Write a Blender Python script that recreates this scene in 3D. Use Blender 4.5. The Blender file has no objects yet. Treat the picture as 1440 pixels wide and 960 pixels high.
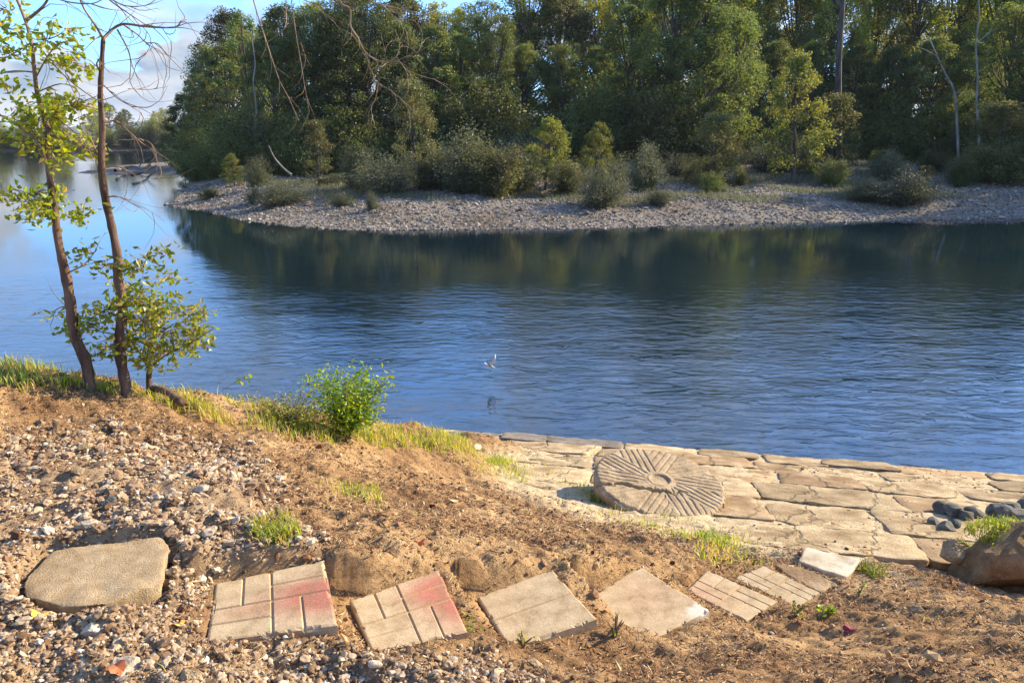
import bpy, math, random
import numpy as np
from mathutils import Vector, Matrix
R = math.radians
rng = np.random.default_rng(7)
random.seed(7)
scene = bpy.context.scene
COL = scene.collection
# ------------------------------------------------------------------ camera
F = 1080.0; PITCH = R(15.03); H = 3.9
cp, sp = math.cos(PITCH), math.sin(PITCH)
cam_d = bpy.data.cameras.new('camera'); cam = bpy.data.objects.new('camera', cam_d); COL.objects.link(cam)
cam.location = (0, 0, H); cam.rotation_euler = (R(90) - PITCH, 0, 0)
cam_d.lens = 27.0; cam_d.sensor_width = 36.0; cam_d.clip_start = 0.05; cam_d.clip_end = 12000
scene.camera = cam
# ------------------------------------------------------------------ light
SUN_AZ, SUN_EL = R(68), R(28)
sdir = Vector((math.sin(SUN_AZ) * math.cos(SUN_EL), math.cos(SUN_AZ) * math.cos(SUN_EL), math.sin(SUN_EL)))
sl = bpy.data.lights.new('sun', 'SUN'); sl.energy = 5.0; sl.angle = R(0.5); sl.color = (1.0, 0.84, 0.60)
so = bpy.data.objects.new('sun', sl); COL.objects.link(so); so.rotation_euler = sdir.to_track_quat('Z', 'Y').to_euler()
so.location = (30, 10, 40)
world = bpy.data.worlds.new('World'); scene.world = world; world.use_nodes = True
nt = world.node_tree; nt.nodes.clear()
def N(tree, typ, **kw):
    n = tree.nodes.new(typ)
    for k, v in kw.items(): setattr(n, k, v)
    return n
wo = N(nt, 'ShaderNodeOutputWorld'); bg = N(nt, 'ShaderNodeBackground'); bg.inputs[1].default_value = 0.15
sky = N(nt, 'ShaderNodeTexSky', sky_type='NISHITA'); sky.sun_disc = False
sky.sun_elevation = SUN_EL; sky.sun_rotation = SUN_AZ; sky.air_density = 1.0; sky.dust_density = 0.1; sky.ozone_density = 2.0
tc = N(nt, 'ShaderNodeTexCoord')
mp = N(nt, 'ShaderNodeMapping'); mp.inputs['Scale'].default_value = (1, 1, 2.6); mp.inputs['Location'].default_value = (2.1, 0.4, 0.3)
nz = N(nt, 'ShaderNodeTexNoise'); nz.inputs['Scale'].default_value = 5.0; nz.inputs['Detail'].default_value = 9; nz.inputs['Roughness'].default_value = 0.58
rp = N(nt, 'ShaderNodeValToRGB'); rp.color_ramp.elements[0].position = 0.46; rp.color_ramp.elements[1].position = 0.50
sx = N(nt, 'ShaderNodeSeparateXYZ')
el = N(nt, 'ShaderNodeMapRange'); el.inputs[1].default_value = 0.16; el.inputs[2].default_value = 0.30; el.inputs[3].default_value = 1; el.inputs[4].default_value = 0.12
el = N(nt, 'ShaderNodeValToRGB'); e_ = el.color_ramp.elements
for _ in range(4): e_.new(0.5)
for q_, (p_, c_) in zip(e_, [(0.0, 1), (0.10, 1), (0.155, .25), (0.24, .2), (0.34, .75), (0.9, .2)]): q_.position = p_; q_.color = (c_, c_, c_, 1)  # upper band: unseen high clouds added for pale reflections in the river
mu = N(nt, 'ShaderNodeMath', operation='MULTIPLY')
n2 = N(nt, 'ShaderNodeTexNoise'); n2.inputs['Scale'].default_value = 9; n2.inputs['Detail'].default_value = 6
rc = N(nt, 'ShaderNodeValToRGB'); rc.color_ramp.elements[0].position = 0.35; rc.color_ramp.elements[1].position = 0.62
rc.color_ramp.elements[0].color = (1.0, 1.35, 1.85, 1); rc.color_ramp.elements[1].color = (2.75, 2.75, 2.75, 1)
mx = N(nt, 'ShaderNodeMix', data_type='RGBA')
L = nt.links.new
L(tc.outputs['Generated'], mp.inputs[0]); L(mp.outputs[0], nz.inputs['Vector']); L(nz.outputs[0], rp.inputs[0])
L(tc.outputs['Generated'], sx.inputs[0]); L(sx.outputs[2], el.inputs[0]); L(rp.outputs[0], mu.inputs[0]); L(el.outputs[0], mu.inputs[1])
L(mp.outputs[0], n2.inputs['Vector']); L(n2.outputs[0], rc.inputs[0])
gm = N(nt, 'ShaderNodeMix', data_type='RGBA', blend_type='MULTIPLY'); gm.inputs[0].default_value = 1; gm.inputs[7].default_value = (0.68, 0.91, 1.28, 1); hs = N(nt, 'ShaderNodeHueSaturation'); hs.inputs['Saturation'].default_value = 1.05; L(sky.outputs[0], hs.inputs['Color'])
hz_ = N(nt, 'ShaderNodeValToRGB'); hz_.color_ramp.elements[0].position = 0.0; hz_.color_ramp.elements[0].color = (.36, .50, .66, 1); hz_.color_ramp.elements[1].position = .24; hz_.color_ramp.elements[1].color = (1, 1, 1, 1); L(sx.outputs[2], hz_.inputs[0])
gm2 = N(nt, 'ShaderNodeMix', data_type='RGBA', blend_type='MULTIPLY'); gm2.inputs[0].default_value = 1; L(hz_.outputs[0], gm2.inputs[7]); L(gm.outputs[2], gm2.inputs[6])
L(mu.outputs[0], mx.inputs[0]); L(hs.outputs[0], gm.inputs[6]); L(gm2.outputs[2], mx.inputs[6]); L(rc.outputs[0], mx.inputs[7])
L(mx.outputs[2], bg.inputs[0]); L(bg.outputs[0], wo.inputs[0])
vs = scene.view_settings; vs.view_transform = 'Standard'; vs.look = 'None'; vs.gamma = 1; vs.use_curve_mapping = False; vs.exposure = 1.3
scene.render.engine = 'CYCLES'
scene.render.resolution_x = 1024; scene.render.resolution_y = 682
scene.cycles.max_bounces = 8; scene.cycles.transparent_max_bounces = 6

# ------------------------------------------------------------------ projection helpers
def raydir(px, py):
    dy = py - 480.0
    return (px - 720.0, F * cp - dy * sp, -(dy * cp + F * sp))
def P(px, py, z):
    d = raydir(px, py); t = (z - H) / d[2]
    return (d[0] * t, d[1] * t, z)
def D(px, py, Y):
    d = raydir(px, py); t = Y / d[1]
    return Vector((d[0] * t, Y, H + d[2] * t))
def proj(x, y, z):
    dz = z - H
    fw = y * cp - dz * sp; dn = -(y * sp + dz * cp)
    fw = np.maximum(fw, 1e-3)
    return 720 + F * x / fw, 480 + F * dn / fw
# ------------------------------------------------------------------ noise
def _h(ix, iy, s):
    n = (ix.astype(np.int64) * 374761393 + iy.astype(np.int64) * 668265263 + s * 1442695041) & 0xffffffff
    n = ((n ^ (n >> 13)) * 1274126177) & 0xffffffff
    return ((n ^ (n >> 16)) & 0xffff) / 65535.0
def vn(x, y, s=0):
    ix = np.floor(x); iy = np.floor(y); fx = x - ix; fy = y - iy
    fx = fx * fx * fx * (fx * (fx * 6 - 15) + 10); fy = fy * fy * fy * (fy * (fy * 6 - 15) + 10)
    a = _h(ix, iy, s); b = _h(ix + 1, iy, s); c = _h(ix, iy + 1, s); d = _h(ix + 1, iy + 1, s)
    return (a + (b - a) * fx + (c - a) * fy + (a - b - c + d) * fx * fy) * 2 - 1
def fbm(x, y, sc, o=4, s=0, g=0.5):
    x = np.asarray(x, float); y = np.asarray(y, float)
    r = 0; a = 1.0
    for i in range(o):
        r = r + a * vn(x * sc + 17.3 * i, y * sc * 1.03 - 9.1 * i + 0.37 * x * sc, s + i); a *= g; sc *= 2.03
    return r
def inpoly(x, y, poly):
    x = np.asarray(x); y = np.asarray(y); c = np.zeros(x.shape, bool); n = len(poly); j = n - 1
    for i in range(n):
        xi, yi = poly[i][:2]; xj, yj = poly[j][:2]
        k = ((yi > y) != (yj > y)) & (x < (xj - xi) * (y - yi) / ((yj - yi) + 1e-12) + xi); c ^= k; j = i
    return c
def dpoly(x, y, poly):
    m = np.full(np.shape(x), 1e9); n = len(poly)
    for i in range(n):
        ax, ay = poly[i][:2]; bx, by = poly[(i + 1) % n][:2]
        vx, vy = bx - ax, by - ay
        t = np.clip(((x - ax) * vx + (y - ay) * vy) / (vx * vx + vy * vy + 1e-12), 0, 1)
        m = np.minimum(m, np.hypot(x - ax - t * vx, y - ay - t * vy))
    return np.where(inpoly(x, y, poly), m, -m)
def sstep(a, b, x):
    t = np.clip((x - a) / (b - a), 0, 1); return t * t * (3 - 2 * t)
# ------------------------------------------------------------------ mesh helpers
class MB:
    def __init__(s): s.V = []; s.Fs = []; s.n = 0; s.A = {}
    def add(s, V, Fc, **attrs):            # Fc array (m,k); attrs per face
        V = np.asarray(V, float).reshape(-1, 3); Fc = np.asarray(Fc, int)
        s.V.append(V); s.Fs.append(Fc + s.n); s.n += len(V)
        for k, v in attrs.items(): s.A.setdefault(k, []).append(np.broadcast_to(v, (len(Fc),)).astype(float))
        return s
    def build(s, name, mat, parent=None, smooth=False, vattr=None):
        V = np.concatenate(s.V); me = bpy.data.meshes.new(name)
        me.vertices.add(len(V)); me.vertices.foreach_set('co', V.astype(np.float32).ravel())
        tot = np.concatenate([np.full(len(f), f.shape[1]) for f in s.Fs]); idx = np.concatenate([f.ravel() for f in s.Fs])
        me.loops.add(len(idx)); me.loops.foreach_set('vertex_index', idx.astype(np.int32))
        me.polygons.add(len(tot)); st = np.concatenate([[0], np.cumsum(tot)[:-1]])
        me.polygons.foreach_set('loop_start', st.astype(np.int32))
        me.update(calc_edges=True)
        me.polygons.foreach_set('use_smooth', np.full(len(tot), bool(smooth)))
        for k, v in s.A.items():
            a = me.attributes.new(k, 'FLOAT', 'FACE'); a.data.foreach_set('value', np.concatenate(v).astype(np.float32))
        for k, v in (vattr or {}).items():
            a = me.attributes.new(k, 'FLOAT', 'POINT'); a.data.foreach_set('value', np.asarray(v).astype(np.float32).ravel())
        for mm in (mat if isinstance(mat, (list, tuple)) else [mat]):
            if mm: me.materials.append(mm)
        if getattr(s, 'mi', None): me.polygons.foreach_set('material_index', np.concatenate(s.mi).astype(np.int32))
        me.validate()
        o = bpy.data.objects.new(name, me); COL.objects.link(o)
        if parent: o.parent = parent
        return o
def tube(mb, pts, rad, sides=8, cap=True, **attrs):
    pts = [Vector(p) for p in pts]; n = len(pts); V = []
    up = Vector((0.3, 1, 0.2))
    for i, p in enumerate(pts):
        t = (pts[min(i + 1, n - 1)] - pts[max(i - 1, 0)])
        if t.length < 1e-6: t = Vector((0, 0, 1))
        t.normalize(); a = t.cross(up)
        if a.length < 1e-3: a = t.cross(Vector((1, 0, 0)))
        a.normalize(); b = t.cross(a); up = -(a.cross(t)) if False else up
        r = rad[i] if hasattr(rad, '__len__') else rad
        for k in range(sides):
            an = 2 * math.pi * k / sides; q = p + (a * math.cos(an) + b * math.sin(an)) * r; V.append(q[:])
    Fc = [(i * sides + k, i * sides + (k + 1) % sides, (i + 1) * sides + (k + 1) % sides, (i + 1) * sides + k) for i in range(n - 1) for k in range(sides)]
    for base, pp in ((0, pts[0]), ((n - 1) * sides, pts[-1])):
        V.append(pp[:]); c_ = len(V) - 1
        Fc += [(base + k, base + (k + 1) % sides, c_, c_) if False else (base + k, base + (k + 1) % sides, c_, base + k) for k in range(0)]
    V = V[:-2]; mb.add(V, Fc, **attrs)
    if sides >= 7: mb.Fs.append(np.array([[(n - 1) * sides + k for k in range(sides)]]) + mb.n - n * sides); [mb.A[k].append(np.zeros(1)) for k in mb.A]
    return mb
def smoothpath(pts, m=4):
    out = []; n = len(pts); pts = [Vector(p) for p in pts]
    for i in range(n - 1):
        p0 = pts[max(i - 1, 0)]; p1 = pts[i]; p2 = pts[i + 1]; p3 = pts[min(i + 2, n - 1)]
        for k in range(m):
            t = k / m
            out.append(0.5 * ((2 * p1) + (p2 - p0) * t + (2 * p0 - 5 * p1 + 4 * p2 - p3) * t * t + (3 * p1 - p0 - 3 * p2 + p3) * t ** 3))
    out.append(pts[-1]); return out
def unit(v): return v / (np.linalg.norm(v, axis=-1, keepdims=True) + 1e-9)
def leaves(mb, pos, ln, wd, droop=0.2, var=None, fold=0.15, dirs=None):
    n = len(pos)
    if n == 0: return
    d = unit(rng.normal(size=(n, 3)) * [1, 1, 0.6] + [0, 0, -droop]) if dirs is None else dirs
    s = unit(np.cross(d, rng.normal(size=(n, 3)) * 0.8 + [0, 0, 1.0])); nn = np.cross(d, s)
    L_ = (ln * rng.uniform(0.6, 1.3, n))[:, None]; W_ = (wd * rng.uniform(0.7, 1.3, n))[:, None]
    p = pos - d * L_ * 0.5
    V = np.stack([p, p + d * L_ * 0.45 + s * W_ * 0.5 + nn * W_ * fold, p + d * L_ - nn * L_ * 0.1, p + d * L_ * 0.45 - s * W_ * 0.5 + nn * W_ * fold], 1).reshape(-1, 3)
    Fc = np.arange(n * 4).reshape(n, 4)
    mb.add(V, Fc, var=rng.uniform(0, 1, n) if var is None else var)
ICO = None
def ico(sub=0):
    t = (1 + 5 ** .5) / 2
    V = np.array([(-1, t, 0), (1, t, 0), (-1, -t, 0), (1, -t, 0), (0, -1, t), (0, 1, t), (0, -1, -t), (0, 1, -t), (t, 0, -1), (t, 0, 1), (-t, 0, -1), (-t, 0, 1)], float)
    Fc = [(0, 11, 5), (0, 5, 1), (0, 1, 7), (0, 7, 10), (0, 10, 11), (1, 5, 9), (5, 11, 4), (11, 10, 2), (10, 7, 6), (7, 1, 8), (3, 9, 4), (3, 4, 2), (3, 2, 6), (3, 6, 8), (3, 8, 9), (4, 9, 5), (2, 4, 11), (6, 2, 10), (8, 6, 7), (9, 8, 1)]
    V = [Vector(v).normalized() for v in V]
    for _ in range(sub):
        c = {}; nf = []
        def mid(a, b):
            k = (min(a, b), max(a, b))
            if k not in c: c[k] = len(V); V.append((V[a] + V[b]).normalized())
            return c[k]
        for a, b, d in Fc:
            e, f, g = mid(a, b), mid(b, d), mid(d, a); nf += [(a, e, g), (b, f, e), (d, g, f), (e, f, g)]
        Fc = nf
    return np.array([v[:] for v in V]), np.array(Fc)
IV0, IF0 = ico(0); IV1, IF1 = ico(1); IV3, IF3 = ico(3)
def rockfield(mb, pos, size, flat=0.55, sub=0, sink=0.2, tilt=0.35):
    n = len(pos); IV, IF = (IV0, IF0) if sub == 0 else (IV1, IF1); m = len(IV)
    V = np.repeat(IV[None], n, 0) * rng.uniform(0.68, 1.25, (n, m, 1))
    # random rotation of the shape before squashing, to vary it
    a = rng.uniform(0, 6.28, n); b = rng.uniform(0, 6.28, n)
    ca, sa = np.cos(a)[:, None], np.sin(a)[:, None]; cb, sb = np.cos(b)[:, None], np.sin(b)[:, None]
    x, y, z = V[..., 0], V[..., 1], V[..., 2]
    y, z = y * cb - z * sb, y * sb + z * cb; x, y = x * ca - y * sa, x * sa + y * ca
    sxx = (size * rng.uniform(0.75, 1.3, n))[:, None] * 0.5; syy = (size * rng.uniform(0.5, 0.9, n))[:, None] * 0.5; szz = (size * flat * rng.uniform(0.6, 1.2, n))[:, None] * 0.5
    x = x * sxx; y = y * syy; z = z * szz
    t = (rng.normal(size=n) * tilt)[:, None]; x, z = x * np.cos(t) - z * np.sin(t), x * np.sin(t) + z * np.cos(t)
    a = rng.uniform(0, 6.28, n)[:, None]; x, y = x * np.cos(a) - y * np.sin(a), x * np.sin(a) + y * np.cos(a)
    V = np.stack([x + pos[:, :1], y + pos[:, 1:2], z + pos[:, 2:3] + szz * (1 - 2 * sink)], -1).reshape(-1, 3)
    Fc = (IF[None] + (np.arange(n) * m)[:, None, None]).reshape(-1, 3)
    mb.add(V, Fc, var=np.repeat(rng.uniform(0, 1, n), len(IF)))
def tag(o, label=None, cat=None, group=None, kind=None):
    if label: o['label'] = label
    if cat: o['category'] = cat
    if group: o['group'] = group
    if kind: o['kind'] = kind
    return o
def empty(name, loc, label, cat, group=None, rz=0):
    o = bpy.data.objects.new(name, None); COL.objects.link(o); o.location = loc; o.rotation_euler = (0, 0, rz); o.empty_display_size = 0.2
    return tag(o, label, cat, group)
def rel(o, root):                      # world-built child to be carried by root at its place
    for v in (o,):
        me = v.data; me.transform(Matrix.Translation(-Vector(root.location)))
    o.parent = root; return o
def to_origin(o, loc):
    o.data.transform(Matrix.Translation(-Vector(loc))); o.location = loc; return o
ORD = ['first', 'second', 'third', 'fourth', 'fifth', 'sixth', 'seventh', 'eighth', 'ninth', 'tenth', 'eleventh', 'twelfth', 'thirteenth', 'fourteenth', 'fifteenth', 'sixteenth', 'seventeenth', 'eighteenth', 'nineteenth', 'twentieth', 'twenty-first', 'twenty-second', 'twenty-third', 'twenty-fourth', 'twenty-fifth', 'twenty-sixth', 'twenty-seventh', 'twenty-eighth', 'twenty-ninth', 'thirtieth']
# ------------------------------------------------------------------ materials
def newmat(name):
    m = bpy.data.materials.new(name); m.use_nodes = True; t = m.node_tree; t.nodes.clear()
    out = N(t, 'ShaderNodeOutputMaterial'); b = N(t, 'ShaderNodeBsdfPrincipled'); t.links.new(b.outputs[0], out.inputs[0])
    return m, t, b, out
def ramp(t, cols, src=None):
    r = N(t, 'ShaderNodeValToRGB'); e = r.color_ramp.elements
    while len(e) < len(cols): e.new(0.5)
    for i, (p, c) in enumerate(cols): e[i].position = p; e[i].color = (*c, 1)
    if src: t.links.new(src, r.inputs[0])
    return r
def tnoise(t, sc, det=5, rough=0.55, vec=None, dist=0):
    n = N(t, 'ShaderNodeTexNoise'); n.inputs['Scale'].default_value = sc; n.inputs['Detail'].default_value = det; n.inputs['Roughness'].default_value = rough; n.inputs['Distortion'].default_value = dist
    if vec: t.links.new(vec, n.inputs['Vector'])
    return n
def tmix(t, a, b, f, mode='MIX'):
    m = N(t, 'ShaderNodeMix', data_type='RGBA', blend_type=mode)
    for i, v in ((0, f), (6, a), (7, b)):
        if hasattr(v, 'links') or hasattr(v, 'is_output'): t.links.new(v, m.inputs[i])
        elif i == 0: m.inputs[0].default_value = v
        else: m.inputs[i].default_value = (*v, 1)
    return m.outputs[2]
def bump(t, b, src, strength, dist):
    n = N(t, 'ShaderNodeBump'); n.inputs['Strength'].default_value = strength; n.inputs['Distance'].default_value = dist
    t.links.new(src, n.inputs['Height']); t.links.new(n.outputs[0], b.inputs['Normal']); return n
def attr(t, name):
    a = N(t, 'ShaderNodeAttribute'); a.attribute_name = name; return a.outputs['Fac']
def geo(t): return N(t, 'ShaderNodeNewGeometry').outputs['Position']
def objco(t): return N(t, 'ShaderNodeTexCoord').outputs['Object']
def stone_mat(name, cols, sc=9, rough=0.9, bs=0.6, bd=0.01, speck=0.25, crack=0):
    m, t, b, o = newmat(name); v = objco(t)
    n = tnoise(t, sc, 8, 0.62, v); r = ramp(t, cols, n.outputs[0])
    f = tnoise(t, sc * 14, 3, 0.7, v); rr = ramp(t, [(0.35, (0.55, 0.52, 0.48)), (0.65, (1.15, 1.12, 1.08))], f.outputs[0])
    oi = N(t, 'ShaderNodeObjectInfo'); hv = N(t, 'ShaderNodeMapRange'); hv.inputs[3].default_value = 0.7; hv.inputs[4].default_value = 1.15; t.links.new(oi.outputs['Random'], hv.inputs[0])
    hsv = N(t, 'ShaderNodeHueSaturation'); t.links.new(hv.outputs[0], hsv.inputs['Value'])
    t.links.new(tmix(t, r.outputs[0], rr.outputs[0], speck * 2, 'MULTIPLY'), hsv.inputs['Color'])
    t.links.new(hsv.outputs[0], b.inputs['Base Color']); b.inputs['Roughness'].default_value = rough; b.inputs['Specular IOR Level'].default_value = 0.2
    ad = N(t, 'ShaderNodeMath', operation='ADD'); t.links.new(n.outputs[0], ad.inputs[0]); t.links.new(f.outputs[0], ad.inputs[1])
    if crack:
        vo = N(t, 'ShaderNodeTexVoronoi', feature='DISTANCE_TO_EDGE'); vo.inputs['Scale'].default_value = crack; wv = tmix(t, v, tnoise(t, 3, 4, .6, v).outputs['Color'], 0.22, 'ADD'); t.links.new(wv, vo.inputs['Vector'])
        cr = ramp(t, [(0.0, (0.25, 0.2, 0.15)), (0.02, (1, 1, 1))], vo.outputs[0]); big = ramp(t, [(0.35, (0.62, 0.56, 0.48)), (0.6, (1.05, 1.03, 1.0))], tnoise(t, 1.7, 4, .6, v).outputs[0])
        old = b.inputs['Base Color'].links[0].from_socket; c_ = tmix(t, tmix(t, old, big.outputs[0], 0.8, 'MULTIPLY'), cr.outputs[0], 0.5, 'MULTIPLY'); t.links.new(c_, b.inputs['Base Color'])
        a2 = N(t, 'ShaderNodeMath', operation='ADD'); t.links.new(ad.outputs[0], a2.inputs[0]); t.links.new(cr.outputs[0], a2.inputs[1]); ad = a2
    bump(t, b, ad.outputs[0], bs, bd); return m
def leaf_mat(name, cols, trans=0.45, tcol=None, rnd=0.35, csc=0.35):
    m, t, b, o = newmat(name); t.nodes.remove(b)
    r = ramp(t, cols, attr(t, 'var')); oi = N(t, 'ShaderNodeObjectInfo')
    mr = N(t, 'ShaderNodeMapRange'); mr.inputs[3].default_value = 1 - rnd; mr.inputs[4].default_value = 1 + rnd; t.links.new(oi.outputs['Random'], mr.inputs[0])
    h = N(t, 'ShaderNodeHueSaturation'); t.links.new(mr.outputs[0], h.inputs['Value']); t.links.new(r.outputs[0], h.inputs['Color'])
    # clump-scale hue drift of the leaves themselves
    n = tnoise(t, csc, 2, 0.5, objco(t)); hr = N(t, 'ShaderNodeMapRange'); hr.inputs[1].default_value = 0.3; hr.inputs[2].default_value = 0.7; hr.inputs[3].default_value = 0.475; hr.inputs[4].default_value = 0.52
    t.links.new(n.outputs[0], hr.inputs[0]); t.links.new(hr.outputs[0], h.inputs['Hue'])
    d = N(t, 'ShaderNodeBsdfDiffuse'); tr = N(t, 'ShaderNodeBsdfTranslucent'); g = N(t, 'ShaderNodeBsdfGlossy'); g.inputs['Roughness'].default_value = 0.45
    t.links.new(h.outputs[0], d.inputs[0])
    h2 = N(t, 'ShaderNodeHueSaturation'); h2.inputs['Value'].default_value = 1.9; h2.inputs['Saturation'].default_value = 1.1; h2.inputs['Hue'].default_value = 0.485; t.links.new(h.outputs[0], h2.inputs['Color']); t.links.new(h2.outputs[0], tr.inputs[0])
    ms = N(t, 'ShaderNodeMixShader'); ms.inputs[0].default_value = trans; t.links.new(d.outputs[0], ms.inputs[1]); t.links.new(tr.outputs[0], ms.inputs[2])
    m2 = N(t, 'ShaderNodeMixShader'); m2.inputs[0].default_value = 0.035; t.links.new(ms.outputs[0], m2.inputs[1]); t.links.new(g.outputs[0], m2.inputs[2])
    t.links.new(m2.outputs[0], o.inputs[0]); return m
def bark_mat(name, c1, c2, sc=14):
    m, t, b, o = newmat(name); v = objco(t); mpn = N(t, 'ShaderNodeMapping'); mpn.inputs['Scale'].default_value = (1, 1, 0.25); t.links.new(v, mpn.inputs[0])
    n = tnoise(t, sc, 7, 0.65, mpn.outputs[0]); r = ramp(t, [(0.35, c1), (0.65, c2)], n.outputs[0]); t.links.new(r.outputs[0], b.inputs['Base Color'])
    b.inputs['Roughness'].default_value = 0.92; b.inputs['Specular IOR Level'].default_value = 0.15; bump(t, b, n.outputs[0], 0.8, 0.02); return m
M = {}
M['slab'] = stone_mat('weathered_slab', [(0.3, (0.29, 0.21, 0.115)), (0.5, (0.47, 0.365, 0.215)), (0.7, (0.62, 0.51, 0.32))], 5, bs=0.8, bd=0.02, crack=1.3)
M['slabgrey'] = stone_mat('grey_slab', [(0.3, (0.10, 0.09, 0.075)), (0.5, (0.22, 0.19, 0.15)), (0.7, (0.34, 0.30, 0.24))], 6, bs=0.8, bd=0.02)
M['slabtan'] = stone_mat('tan_sandstone', [(0.3, (0.28, 0.19, 0.10)), (0.52, (0.38, 0.27, 0.15)), (0.7, (0.50, 0.39, 0.24))], 3.5, bs=0.5, bd=0.015, crack=1.0)
M['mill'] = stone_mat('millstone_grit', [(0.3, (0.21, 0.15, 0.085)), (0.5, (0.33, 0.25, 0.15)), (0.7, (0.44, 0.345, 0.215))], 6, bs=0.7, bd=0.008, speck=0.3)
M['concrete'] = stone_mat('rough_concrete', [(0.3, (0.38, 0.27, 0.14)), (0.55, (0.52, 0.39, 0.225)), (0.75, (0.62, 0.49, 0.3))], 16, bs=0.9, bd=0.01, speck=0.35)
M['pale'] = stone_mat('pale_limestone', [(0.25, (0.30, 0.22, 0.12)), (0.45, (0.50, 0.42, 0.29)), (0.7, (0.68, 0.61, 0.47))], 6, bs=0.5, bd=0.01, speck=0.2)
M['dark'] = stone_mat('dark_river_stone', [(0.3, (0.07, 0.07, 0.055)), (0.55, (0.17, 0.165, 0.135)), (0.75, (0.28, 0.26, 0.21))], 8, bs=0.5, bd=0.006)
M['boulder'] = stone_mat('brown_boulder', [(0.3, (0.15, 0.09, 0.04)), (0.5, (0.30, 0.19, 0.09)), (0.7, (0.46, 0.33, 0.18))], 5, bs=0.9, bd=0.03)
M['bark'] = bark_mat('brown_bark', (0.05, 0.03, 0.02), (0.19, 0.12, 0.08))
M['barkfar'] = bark_mat('far_bark', (0.04, 0.035, 0.03), (0.12, 0.10, 0.085), 3)
M['barkpale'] = bark_mat('pale_bark', (0.12, 0.11, 0.09), (0.30, 0.28, 0.235), 3)
M['twig'] = bark_mat('twig_bark', (0.13, 0.085, 0.055), (0.30, 0.21, 0.14))
M['twigpale'] = bark_mat('bare_twig_bark', (0.17, 0.12, 0.08), (0.33, 0.25, 0.17))
def gravel_mat(name, cols, sc=60):
    m, t, b, o = newmat(name); r = ramp(t, cols, attr(t, 'var')); n = tnoise(t, sc, 4, 0.6, geo(t)); rr = ramp(t, [(0.3, (0.7, 0.68, 0.64)), (0.7, (1.1, 1.1, 1.1))], n.outputs[0])
    t.links.new(tmix(t, r.outputs[0], rr.outputs[0], 1.0, 'MULTIPLY'), b.inputs['Base Color']); b.inputs['Roughness'].default_value = 0.85; b.inputs['Specular IOR Level'].default_value = 0.25
    bump(t, b, n.outputs[0], 0.5, 0.004); return m
M['gravel'] = gravel_mat('crushed_stone', [(0.0, (0.12, 0.07, 0.035)), (0.3, (0.26, 0.165, 0.09)), (0.55, (0.34, 0.24, 0.145)), (0.75, (0.46, 0.34, 0.21)), (0.92, (0.42, 0.34, 0.24)), (1.0, (0.68, 0.59, 0.43))])
M['cobble'] = gravel_mat('river_cobble', [(0.0, (0.09, 0.075, 0.055)), (0.4, (0.19, 0.165, 0.13)), (0.75, (0.27, 0.235, 0.19)), (1.0, (0.45, 0.40, 0.33))], 12)
M['litter'] = gravel_mat('dry_litter', [(0.0, (0.08, 0.035, 0.016)), (0.35, (0.20, 0.10, 0.045)), (0.65, (0.33, 0.19, 0.09)), (0.88, (0.48, 0.32, 0.155)), (1.0, (0.62, 0.48, 0.26))], 80)
# ground of the near bank
m, t, b, o = newmat('bank_soil'); v = geo(t)
n1 = tnoise(t, 1.6, 6, 0.6, v); n2_ = tnoise(t, 22, 8, 0.68, v); n3 = tnoise(t, 110, 4, 0.7, v)
c = ramp(t, [(0.32, (0.20, 0.11, 0.05)), (0.5, (0.35, 0.215, 0.10)), (0.68, (0.50, 0.335, 0.165))], n1.outputs[0]).outputs[0]
c2_ = ramp(t, [(0.32, (0.35, 0.29, 0.25)), (0.5, (0.92, 0.92, 0.92)), (0.7, (1.25, 1.22, 1.15))], n2_.outputs[0]).outputs[0]
c = tmix(t, c, c2_, 0.85, 'MULTIPLY')
pl = ramp(t, [(0.3, (0.34, 0.25, 0.14)), (0.5, (0.50, 0.39, 0.23)), (0.7, (0.62, 0.50, 0.31))], n2_.outputs[0]).outputs[0]
c = tmix(t, c, pl, attr(t, 'stony'))
gcol = ramp(t, [(0.35, (0.22, 0.15, 0.09)), (0.6, (0.42, 0.31, 0.19))], n2_.outputs[0]).outputs[0]
c = tmix(t, c, gcol, attr(t, 'grav'))
t.links.new(c, b.inputs['Base Color']); b.inputs['Roughness'].default_value = 0.95; b.inputs['Specular IOR Level'].default_value = 0.1
ad = N(t, 'ShaderNodeMath', operation='MULTIPLY_ADD'); ad.inputs[1].default_value = 0.35; t.links.new(n3.outputs[0], ad.inputs[0]); t.links.new(n2_.outputs[0], ad.inputs[2])
bump(t, b, ad.outputs[0], 0.9, 0.03); M['soil'] = m
m, t, b, o = newmat('gravel_bar_soil'); v = geo(t); n1 = tnoise(t, 0.25, 5, 0.6, v); n2_ = tnoise(t, 6, 7, 0.7, v)
c = ramp(t, [(0.35, (0.16, 0.125, 0.085)), (0.6, (0.25, 0.22, 0.18))], n1.outputs[0]).outputs[0]
c2_ = ramp(t, [(0.32, (0.45, 0.43, 0.40)), (0.6, (1.2, 1.18, 1.15))], n2_.outputs[0]).outputs[0]
c = tmix(t, c, c2_, 0.9, 'MULTIPLY')
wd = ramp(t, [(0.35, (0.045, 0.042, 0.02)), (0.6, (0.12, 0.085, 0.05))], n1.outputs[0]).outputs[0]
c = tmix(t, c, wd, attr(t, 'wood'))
t.links.new(c, b.inputs['Base Color']); b.inputs['Roughness'].default_value = 0.95; b.inputs['Specular IOR Level'].default_value = 0.1
bump(t, b, n2_.outputs[0], 1.0, 0.12); M['bar'] = m
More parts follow.
